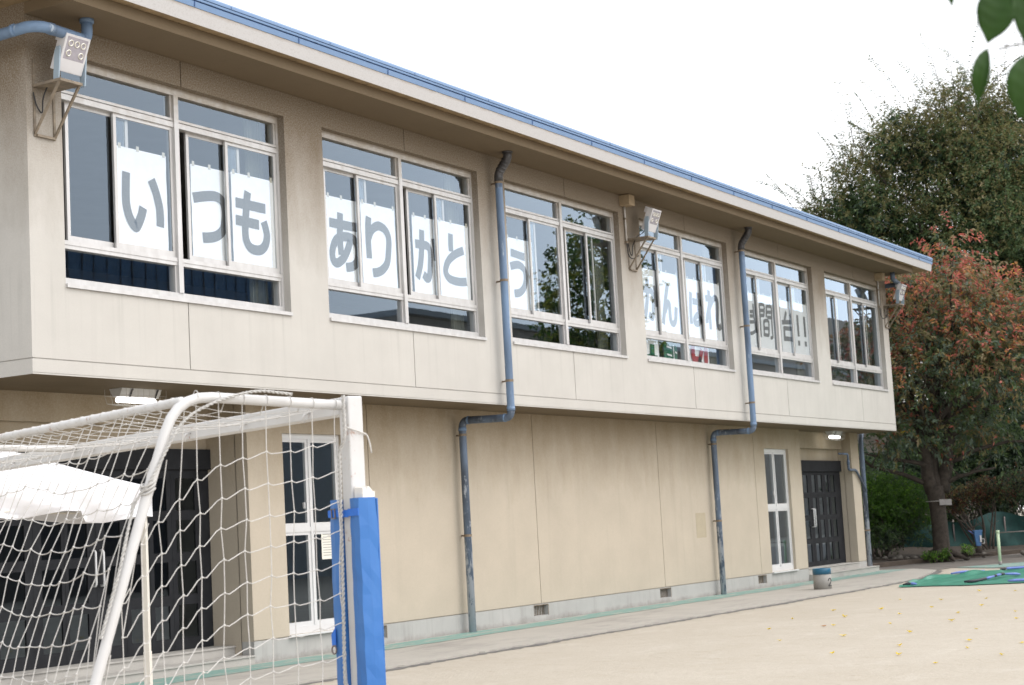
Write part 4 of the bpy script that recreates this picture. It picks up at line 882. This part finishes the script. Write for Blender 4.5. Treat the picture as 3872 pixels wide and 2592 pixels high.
cw = lambda *w: (lambda p, t, l: np.tile(np.array(w, float), (len(p), 1))*(1+.8*np.sin(t[:, None]*30+np.arange(len(w))*2)))
def limb(mb, a, b, r0, r1, seed, bend=.12, n=6):
    g = random.Random(seed); a, b = Vector(a), Vector(b); L_ = (b-a).length; pts = []
    o = Vector((g.uniform(-1, 1), g.uniform(-1, 1), g.uniform(.1, .9)))*bend*L_
    for i in range(n+1): t = i/n; pts.append(a+(b-a)*t+o*(4*t*(1-t))*.6+Vector((g.uniform(-1, 1), g.uniform(-1, 1), g.uniform(-1, 1)))*.02*L_*(0 < i < n))
    mb.tube(pts, [r0+(r1-r0)*i/n for i in range(n+1)], 7); return pts
def at(b, l, d, z): return Vector(b)+LAT*l+DEP*d+UP*z

# cherry tree turning red
CB = Vector((30.0, .75, .10)); tree = empty('cherry_tree', CB, 'cherry tree turning red and orange beside the far end of the building', 'tree')
mb = MB()
prof = [(0, .32), (.12, .27), (.4, .222), (.9, .212), (1.4, .212), (1.75, .23), (2.0, .25)]
pts = [CB+UP*(z-.1)+LAT*.02*math.sin(z*2)-LAT*.01*z for z, r in prof]; mb.tube(pts, [r for z, r in prof], 14)
for l, d in ((.42, -.1), (-.40, .1), (.1, -.42), (-.2, -.36), (.5, .3)): limb(mb, CB+LAT*l*.45+DEP*d*.45+UP*.16, CB+LAT*l*1.5+DEP*d*1.5-UP*.06, .11, .03, l*100, .05)
forks = []
for i, (l, d, z, r) in enumerate(((-.30, -.1, 3.3, .15), (.45, .1, 3.4, .16), (.05, .35, 3.6, .13))): a = CB+LAT*(l*.35)+UP*1.75; b = at(CB, l, d, z-.1); limb(mb, a, b, .19, r, i+3, .06); forks.append((b, r))
for i, (s_, p) in enumerate(((( -.1, 0, 2.0), (-2.3, -.2, 2.85)), ((-.1, -.1, 2.5), (-1.9, -.4, 2.85)), ((0, -.1, 2.9), (-2.4, .1, 3.9)), ((.2, 0, 2.1), (1.5, -.4, 2.3)), ((.3, 0, 2.6), (2.7, -.6, 3.0)), ((.3, 0, 3.2), (2.6, .3, 4.4)))):
    q = limb(mb, at(CB, *s_[:2], s_[2]-.1), at(CB, *p[:2], p[2]), .075, .022, 40+i, .10)
    for j in range(3): m = q[2+j]; limb(mb, m, m+LAT*random.Random(i*7+j).uniform(-.6, .6)+UP*random.Random(i+j*5).uniform(.2, .9)+DEP*random.Random(j+i).uniform(-.5, .5), .022, .006, i*9+j)
lobes = [(tuple(at(CB, .5, .2, 5.0)), (3.3, 3.0, 2.1)), (tuple(at(CB, -.1, .1, 7.2)), (2.2, 2.0, 1.6)), (tuple(at(CB, -1.9, .1, 4.4)), (1.7, 1.6, 1.7)), (tuple(at(CB, 2.9, .2, 5.6)), (2.2, 2.0, 2.2)),
         (tuple(at(CB, 1.3, -.5, 3.25)), (1.9, 1.5, .75)), (tuple(at(CB, -1.6, .3, 7.0)), (1.4, 1.3, 1.2)), (tuple(at(CB, -.9, -.4, 3.2)), (1.3, 1.2, .7))]
g3 = random.Random(21)
for i in range(26):
    c, r = lobes[g3.randrange(4)]; b, rr = forks[g3.randrange(3)]; e = Vector(c)+Vector((g3.uniform(-.8, .8)*r[0], g3.uniform(-.8, .8)*r[1], g3.uniform(-.3, .9)*r[2]))
    q = limb(mb, b, e, rr*.45, .014, 100+i, .10, 7)
    for j in (3, 4, 5, 6):
        m = q[j]; limb(mb, m, m+Vector((g3.uniform(-.8, .8), g3.uniform(-.8, .8), g3.uniform(-.1, .9))), .018, .004, i*11+j, .1, 4)
mb.build('trunk', 'bark', tree, True)
def wch(pos, tw, lf):
    z = pos[:, 2]; h = np.clip((z-3.8)/3.9, 0, 1)*.86+(np.sin(pos[:, 0]*1.7+pos[:, 1]*2.1)*.13)+(tw-.5)*.5; h = np.clip(h, 0, 1)
    return np.stack([.45*(1-h)+.04, .42*(1-h)+.08, .26+h*.10, .12+.34*h, .02+.50*h**1.4, .05+.34*h, .03+.03*h], 1)
foliage('crown', tree, lobes, 3600, 14, .62, .135, pickw(lambda p, t, l: wch(p, t, l)[np.arange(len(p))]), ['leaf_mid', 'leaf_bluegreen', 'leaf_olive', 'leaf_pale', 'leaf_red', 'leaf_orange', 'leaf_yellow'], 5, .35, .6, .42, 16)
# weathered name board tied to the trunk
sg = empty('name_board', (29.85, .60, 1.55), 'small weathered grey board tied across the cherry trunk', 'sign')
b0 = at(CB, -.02, -.27, 1.40); MB().obox(b0, LAT*.32-UP*.012, UP*.155, -DEP*.02).build('board', 'board grey', sg)
mb = MB(); c0 = CB+UP*1.45-LAT*.04; mb.tube([c0+(LAT*math.cos(a)+DEP*math.sin(a))*.262+UP*.06 for a in np.linspace(.1, 2*math.pi-.1, 25)], .008, 5); mb.build('wire', 'conduit', sg)

# tall dark tree behind
BB = Vector((44.4, 3.1, .3)); tree2 = empty('zelkova_tree', BB, 'tall dense dark green tree with feathery twigs above the roof end', 'tree')
mb = MB(); limb(mb, BB, BB+UP*6.5, .5, .25, 1, .02)
lobes2 = [(tuple(at(BB, .4, 0, 9.6)), (5.2, 4.5, 4.2)), (tuple(at(BB, .2, 0, 13.2)), (3.2, 2.8, 2.4)), (tuple(at(BB, -3.2, 0, 11.0)), (2.3, 2.2, 2.2)), (tuple(at(BB, -4.9, 0, 10.3)), (1.5, 1.5, 1.9)), (tuple(at(BB, 3.0, 0, 12.0)), (2.7, 2.5, 2.4)),
          (tuple(at(BB, -2.0, 0, 13.6)), (1.7, 1.7, 1.5)), (tuple(at(BB, -3.9, 0, 12.6)), (1.1, 1.1, 1.3)), (tuple(at(BB, -.1, -.3, 15.2)), (1.2, 1.2, 1.1)), (tuple(at(BB, 4.8, 0, 9.2)), (2.6, 2.6, 3.6)), (tuple(at(BB, -3.4, 0, 7.4)), (2.6, 2.2, 2.6)), (tuple(at(BB, 3.5, 0, 5.0)), (2.6, 2.4, 2.2)), (tuple(at(BB, .3, -1, 5.5)), (3.8, 2.4, 2.8)), (tuple(at(BB, 1.7, 0, 14.3)), (1.5, 1.5, 1.3)), (tuple(at(BB, -5.7, 0, 9.2)), (1.0, 1.0, 1.3))]
for i in range(34):
    c, r = lobes2[g3.randrange(len(lobes2))]; e = Vector(c)+Vector((g3.uniform(-.7, .7)*r[0], g3.uniform(-.7, .7)*r[1], g3.uniform(-.2, .9)*r[2])); q = limb(mb, BB+UP*g3.uniform(3, 5), e, .15, .02, 200+i, .08, 7)
mb.build('trunk', 'bark', tree2, True)
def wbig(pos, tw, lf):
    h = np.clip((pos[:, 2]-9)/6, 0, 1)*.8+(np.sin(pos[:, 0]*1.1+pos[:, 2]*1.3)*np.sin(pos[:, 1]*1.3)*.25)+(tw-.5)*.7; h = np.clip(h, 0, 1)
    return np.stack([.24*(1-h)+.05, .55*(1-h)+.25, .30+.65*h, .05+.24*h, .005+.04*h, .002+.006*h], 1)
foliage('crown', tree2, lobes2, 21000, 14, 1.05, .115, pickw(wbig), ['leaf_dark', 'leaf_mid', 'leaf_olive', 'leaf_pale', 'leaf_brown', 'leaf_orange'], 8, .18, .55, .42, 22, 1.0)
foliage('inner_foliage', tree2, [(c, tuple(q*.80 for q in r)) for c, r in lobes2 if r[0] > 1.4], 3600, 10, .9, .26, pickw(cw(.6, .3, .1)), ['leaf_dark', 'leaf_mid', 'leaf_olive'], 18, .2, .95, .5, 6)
# long feathery shoots standing out of the silhouette
gsh = np.random.default_rng(4); sh = []
for c, r in lobes2:
    for _ in range(12):
        d_ = gsh.normal(size=3); d_ /= np.linalg.norm(d_); d_[2] = abs(d_[2])*.9+.1; sh.append((np.array(c)+d_*np.array(r)*.95, d_))
def shoots(name, parent, sh, ln, size, mats, seed):
    g = random.Random(seed); mb = MB()
    for p, d_ in sh:
        p = Vector(p); d_ = (Vector(d_)+Vector((g.uniform(-.4, .4), g.uniform(-.4, .4), .35))).normalized(); L_ = ln*g.uniform(.35, 1.1); sd = d_.cross(UP).normalized(); mb.k = len(mats)-1
        pts = [p+d_*L_*t+UP*(.10*L_*math.sin(t*2.5)) for t in (0, .25, .5, .75, 1)]; mb.tube(pts, [.012, .01, .008, .006, .003], 4, False)
        for i in range(int(L_*24)):
            t = (i+.5)/int(L_*24+1); q = p+d_*L_*t+UP*(.10*L_*math.sin(t*2.5)); s_ = 1 if i % 2 else -1; lv = (sd*s_*.8+d_*.5-UP*g.uniform(.2, .7)).normalized(); w_ = lv.cross(UP+sd*.3).normalized(); z_ = size*g.uniform(.7, 1.2); mb.k = g.randrange(len(mats)-1)
            mb.add([q, q+lv*z_*.5+w_*z_*.22, q+lv*z_, q+lv*z_*.5-w_*z_*.22], [(0, 1, 2, 3)])
    mb.build(name, mats, parent)
shoots('shoots', tree2, sh, 2.4, .17, ['leaf_mid', 'leaf_olive', 'leaf_dark', 'leaf_bluegreen', 'twig bark'], 3)
def shrub(name, label, cat, base, lobes, ntw, nl, tlen, size, weights, mats, seed, stems, group=None, shell=.6):
    t = empty(name, base, label, cat, group); mb = MB(); g = random.Random(seed)
    for i in range(stems):
        c, r = lobes[i % len(lobes)]; a = Vector(base)+LAT*g.uniform(-.22, .22)+DEP*g.uniform(-.2, .2); q = limb(mb, a, Vector(c)+Vector((g.uniform(-.6, .6)*r[0], g.uniform(-.6, .6)*r[1], g.uniform(-.5, .5)*r[2])), .035, .008, seed*10+i, .12)
        for j in (2, 3, 4): limb(mb, q[j], q[j]+Vector((g.uniform(-.4, .4), g.uniform(-.4, .4), g.uniform(.1, .5))), .012, .004, seed+i*5+j)
    mb.build('stem', 'twig bark', t, True); foliage('foliage', t, lobes, ntw, nl, tlen, size, pickw(weights), mats, seed, .2, shell, .5, 12)
    return t
HB = at(CB, -1.35, 1.3, .1)
shrub('green_bush', 'bright green rounded bush left of the cherry trunk', 'bush', HB, [(tuple(at(HB, 0, 0, 1.25)), (1.25, 1.2, 1.1)), (tuple(at(HB, -.75, .1, 1.0)), (.9, .9, .95)), (tuple(at(HB, .75, 0, 1.15)), (.75, .8, .95)), (tuple(at(HB, -.1, 0, 1.9)), (.9, .9, .5)), (tuple(at(HB, 0, -.4, .55)), (1.2, .8, .5))],
      5200, 11, .26, .06, lambda p, t, l: np.stack([(.35*(p[:, 2] < 1.0)+.02), .3+0*t, .5*np.clip(p[:, 2]-.6, 0, 1.2)+.02, .35*np.clip(p[:, 2]-1.1, 0, 1)+.02, .02+0*t], 1), ['leaf_dark', 'leaf_mid', 'leaf_green', 'leaf_lime', 'leaf_yellow'], 31, 9)
RB = at(CB, 1.75, 2.0, .12)
shrub('rusty_shrub', 'low rust red shrub with bare stems just right of the cherry trunk', 'bush', RB, [(tuple(at(RB, -.45, 0, 1.45)), (.75, .8, .42)), (tuple(at(RB, .2, 0, 1.6)), (.8, .8, .45)), (tuple(at(RB, -.9, 0, 1.3)), (.4, .5, .3))], 1100, 10, .22, .05, cw(.45, .35, .3, .06), ['leaf_blackish', 'leaf_rust', 'leaf_olive', 'leaf_orange'], 33, 10)
RC = at(CB, 3.4, 1.7, .12)
shrub('dark_shrub', 'broad dark shrub with many stems behind the exercise bar', 'bush', RC, [(tuple(at(RC, 0, 0, 1.75)), (1.2, 1.1, .6)), (tuple(at(RC, -.9, .1, 1.6)), (.8, .8, .5)), (tuple(at(RC, .9, 0, 1.9)), (.9, .9, .7)), (tuple(at(RC, .4, 0, 1.25)), (1.0, .9, .4))], 1700, 10, .24, .052, cw(.6, .12, .2, .02), ['leaf_blackish', 'leaf_rust', 'leaf_mid', 'leaf_orange'], 34, 14)
KB = [(at(CB, -2.4, 4.2, .2), 'low dark hedge tree directly behind the green bush', 2.6, 1.9), (at(CB, .3, 8.5, .2), 'dark hedge tree rising behind the teal netting', 3.2, 2.4), (at(CB, 3.6, 9.5, .2), 'dark hedge tree behind the right end of the netting', 3.6, 2.6), (at(CB, 7.2, 9, .2), 'dark leafy hedge tree at the far right edge beyond the shrubs', 4.6, 2.8), (at(CB, -3.4, 12, .2), 'tall dark hedge tree furthest left behind the green bush', 3.6, 2.6), (at(CB, .2, 15, .2), 'dark leafy hedge tree behind the cherry trunk', 3.0, 3.0), (at(CB, 5.0, 13, .2), 'dark leafy hedge tree behind the exercise bar', 4.2, 3.0)]
for i, (b, lb, h, r) in enumerate(KB):
    shrub('hedge_tree', lb, 'tree', b, [(tuple(at(b, 0, 0, h*.5)), (r, r*.7, h*.5)), (tuple(at(b, -r*.5, 0, h*.75)), (r*.6, r*.5, h*.35)), (tuple(at(b, r*.5, 0, h*.7)), (r*.6, r*.5, h*.4))], 2600, 10, .45, .13, cw(.5, .3, .1, .05), ['leaf_dark', 'leaf_mid', 'leaf_bluegreen', 'leaf_green'], 50+i, 6, 'hedge trees behind the bushes')
# house far behind the bushes
HS = at(CB, -1.0, 21, 0)
house = empty('house', HS, 'pale house with blue-green trim glimpsed through the trees', 'house')
def hbox(l0, l1, d0, d1, z0, z1): return MB().obox(at(HS, l0, d0, z0), LAT*(l1-l0), DEP*(d1-d0), UP*(z1-z0))
hbox(-5, 1.2, 0, 5, 0, 4.3).build('wall', 'house wall', house); hbox(2.6, 9, -1, 5, 0, 5.2).build('wall', 'beige wall', house)
hbox(-5.3, 1.5, -.4, 5.4, 4.3, 4.5).build('roof', 'house dark', house); hbox(2.3, 9.3, -1.4, 5.4, 5.2, 5.4).build('roof', 'house dark', house)
for l in (-4.2, -2.4, -.6, 4.0, 6.2):
    dd = -.03 if l < 2 else -1.03; w = hbox(l, l+1.1, dd, dd+.02, 1.9, 3.1).build('window', 'house trim', house); hbox(l+.06, l+1.04, dd-.01, dd-.004, 1.96, 3.04).build('pane', 'house dark', w)
# green netting behind the shrubs
NB = at(CB, 2.4, 6.5, 0); mb = MB(); n = 18; vs = []
for i in range(n+1):
    for j in range(5): vs.append(at(NB, -1.9+i*.26, .1*math.sin(i*.9+j), -.02+j*.25+.14*math.sin(i*.7)*(j == 4)))
mb.add(vs, [(i*5+j, i*5+5+j, i*5+6+j, i*5+1+j) for i in range(n) for j in range(4)])
nf = empty('net_fence', NB, 'teal green netting stretched low behind the shrubs', 'fence'); mb.build('netting', 'net teal', nf, True)
mb.v = []; mb.f = []; mb.mi = []
for i in range(0, n+1, 6): MB().tube([at(NB, -1.9+i*.26, .05, 0), at(NB, -1.9+i*.26, .05, .95)], .025, 6).build('post', 'steel bar', nf, True)
# blue pump on a stone
PB = Vector((31.2, .10, .12)); pump = empty('water_pump', PB, 'small tapered blue tank with white plate standing on a stump among shrubs', 'water pump')
mb = MB(); mb.lathe(PB, [(0, 0), (.10, 0), (.09, .12), (.09, .24), (0, .24)], 14); mb.build('stump', 'bark', pump, True)
mb = MB(); a, b = .055, .10
for z0, z1, w0, w1 in ((.24, .62, .06, .105), (.62, .66, .115, .115)):
    q = [PB+LAT*sx*w0+DEP*sy*w0*.8+UP*z0 for sx, sy in ((-1, -1), (1, -1), (1, 1), (-1, 1))]+[PB+LAT*sx*w1+DEP*sy*w1*.8+UP*z1 for sx, sy in ((-1, -1), (1, -1), (1, 1), (-1, 1))]
    mb.add(q, [(3, 2, 1, 0), (4, 5, 6, 7)]+[(i, (i+1) % 4, 4+(i+1) % 4, 4+i) for i in range(4)])
mb.build('tank', 'pump blue', pump, bevel=.006)
MB().obox(PB+LAT*.03-DEP*.096+UP*.34, LAT*.045, DEP*.008, UP*.18).build('plate', 'white plate', pump, bevel=.003)
MB().tube(arc([PB+LAT*.07+UP*.30, PB+LAT*.17+UP*.30, PB+LAT*.17+UP*.42, PB+LAT*.06+UP*.42], .02), .014, 7).build('tap', 'conduit', pump, True)
MB().tube([PB-LAT*.09+UP*.56, PB-LAT*.24+UP*.66], .013, 7).build('pump_handle', 'strap blue', pump, True)
# stones and small plants along the soil bed
SP = [(-1.75, .7, .13, .10), (-1.55, .75, .10, .08), (-1.35, .8, .12, .10), (-1.1, .7, .09, .06), (-.95, .85, .16, .12), (-.75, .7, .09, .05), (-.55, .8, .13, .07), (.75, .35, .15, .13), (1.25, .5, .10, .08), (2.9, .35, .22, .16), (3.3, .2, .28, .2), (3.7, .2, .22, .17), (2.3, .4, .14, .07)]
for i, (l, d, r, h) in enumerate(SP):
    c = at(CB, l, d, .03); lab = 'rough grey stone in the row edging the bed left of the cherry trunk' if l < 0 else 'rough grey stone lying right of the cherry trunk in the soil bed'
    tag(MB().ball(c, (r, r*.8, h), i, 9, .16).build('stone', 'stone', None, True), lab, 'stone', 'stones left of the trunk' if l < 0 else 'stones right of the trunk')
for i, (l, d, h, lb) in enumerate(((-.05, -.45, .16, 'small green weed clump at the foot of the cherry trunk'), (-.45, -.5, .12, 'low green weed left of the cherry trunk by the kerb'), (.72, .0, .30, 'taller leafy weed just right of the cherry trunk'), (3.1, .0, .26, 'leafy weed among stones behind the exercise bar'))):
    b = at(CB, l, d, .04); t = empty('weed', b, lb, 'plant', 'weeds in the soil bed'); foliage('foliage', t, [(tuple(b+UP*h*.5), (.20+.04*i, .18, h*.55))], 60, 7, .13, .055, pickw(cw(.2, .5, .3)), ['leaf_mid', 'leaf_green', 'leaf_lime'], 70+i, .2, .6, .5, 3)
rootb = MB(); limb(rootb, at(CB, -1.7, .2, .04), at(CB, -.9, .1, .03), .05, .02, 8, .06); tag(rootb.build('surface_root', 'bark', None, True), 'gnarled root lying on the soil left of the cherry trunk', 'root', 'loose roots')
rootb = MB(); limb(rootb, at(CB, .55, .05, .06), at(CB, 1.35, .0, .03), .06, .02, 9, .06); tag(rootb.build('surface_root', 'bark', None, True), 'gnarled root lying on the soil right of the cherry trunk', 'root', 'loose roots')

# out-of-focus leaves of a nearby branch, top right
BR = Vector((-11.25, -12.03, 2.35)); br = empty('leafy_branch', BR, 'blurred dark green leaves of a near branch at the top right', 'branch')
MB().tube(arc([(-11.20, -12.12, 2.352), (-11.2428, -12.0385, 2.349), (-11.2611, -12.0063, 2.3434), (-11.271, -11.9888, 2.3392)], .01), .0022, 6).tube(arc([(-11.2612, -12.0064, 2.3442), (-11.2671, -11.9979, 2.3508), (-11.2741, -11.9859, 2.3501), (-11.2805, -11.9732, 2.3417)], .008), .0012, 6).build('twig', 'twig bark', br, True)
MB().tube(arc([(-11.20, -12.12, 2.352), (-11.215, -12.09, 2.47), (-11.28, -12.0, 2.52), (-11.32, -11.93, 2.46)], .05), .0025, 6).build('twig', 'twig bark', br, True)
def leafpoly(base, tip, wl, wr, cup, bend, p0=.62, n=22):
    base, tip = Vector(base), Vector(tip); ax = tip-base; sd = ax.cross(fw).normalized(); nf_ = ax.normalized().cross(sd); mb = MB(); vs = []
    for i in range(n+1):
        t = i/n; q = t**p0; env = (math.sin(math.pi*q)**.8 if 0 < t < 1 else 0)*(1 if t < .8 else 1-.45*((t-.8)/.2)); c = base+ax*t+nf_*bend*math.sin(math.pi*t)
        for k, s_ in enumerate((-wl, -wl*.66, -wl*.33, 0, wr*.33, wr*.66, wr)): vs.append(c+sd*s_*env+nf_*(cup*abs(s_)*env+.0009*math.sin(i*1.6+abs(k-3)*1.3)*(k != 3)))
    mb.add(vs, [(i*7+k, i*7+k+1, i*7+k+8, i*7+k+7) for i in range(n) for k in range(6)]); o = mb.build('leaf', 'leaf_near', br, True)
    MB().tube([base+ax*t+nf_*(bend*math.sin(math.pi*t)-.0006) for t in (0, .25, .5, .75, .97)], [.0011, .0009, .0007, .0005, .0003], 5).build('leaf_vein', 'leaf_lime', o, True)
    m_ = o.modifiers.new('thick', 'SOLIDIFY'); m_.thickness = .0004; return o
leafpoly((-11.272, -12.006, 2.455), (-11.2824, -11.9723, 2.3500), .042, .034, .35, .006, .85)
leafpoly((-11.2805, -11.9722, 2.3425), (-11.2850, -11.9440, 2.2360), .032, .008, .9, .012, .95)
leafpoly((-11.2340, -12.0460, 2.3300), (-11.2412, -12.0107, 2.2040), .050, .020, .5, .010, .95)
leafpoly((-11.2440, -12.0420, 2.4900), (-11.2450, -12.0335, 2.3400), .030, .040, .3, .008, .85)
leafpoly((-11.327, -11.915, 2.480), (-11.3210, -11.9225, 2.4220), .010, .012, .4, .004)

# ---------------------------------------------------------------- what the windows mirror: the far side of the yard
op = empty('apartment_building', (33, -30, 0), 'long building across the yard, blue clad at one end, mirrored in windows', 'building')
MB().box(22, 36.5, -36, -27, 8.6, 11.5).build('wall', 'blue cladding', op); MB().box(22.05, 36.45, -35.9, -27.05, 0, 8.6).build('wall', 'house dark', op)
mb = MB()
for i in range(24): mb.box(22.1+i*.6, 22.125+i*.6, -26.995, -26.97, 8.65, 11.45)
mb.build('cladding_rib', 'house dark', op)
MB().box(36.6, 45.2, -36, -27.5, 0, 10.1).build('wall', 'house wall', op); MB().box(45.3, 112, -36, -27.5, 0, 10.9).build('wall', 'beige wall', op); MB().box(45.25, 112.1, -36.1, -27.3, 10.9, 11.15).build('parapet', 'house wall', op)
MB().box(107, 152, -40, -38, 0, 18.3).build('wall', 'beige wall', op)
MB().box(43.6, 44.4, -27.45, -27.0, 9.6, 10.4).build('rain_hopper', 'pipe paint upper', op)
GB = Vector((35.4, -13, 0)); gk = empty('ginkgo_tree', GB, 'yellow green ginkgo across the yard mirrored in the third window', 'tree')
mb = MB(); limb(mb, GB, GB+UP*10, .25, .06, 77, .01)
for i in range(16): z = 2.5+i*.5; a = i*2.4; limb(mb, GB+UP*z, GB+UP*(z+.8)+Vector((math.cos(a), math.sin(a), 0))*(2.4-.12*i), .05, .012, 300+i)
mb.build('trunk', 'bark', gk, True)
foliage('crown', gk, [(tuple(GB+UP*6), (2.6, 2.6, 4.0)), (tuple(GB+UP*9.5), (1.9, 1.9, 2.4)), (tuple(GB+UP*3.2), (2.3, 2.3, 1.6))], 2600, 10, .6, .14, pickw(cw(.3, .4, .3)), ['leaf_ginkgo', 'leaf_green', 'leaf_mid'], 90, .2, .6, .8, 16)
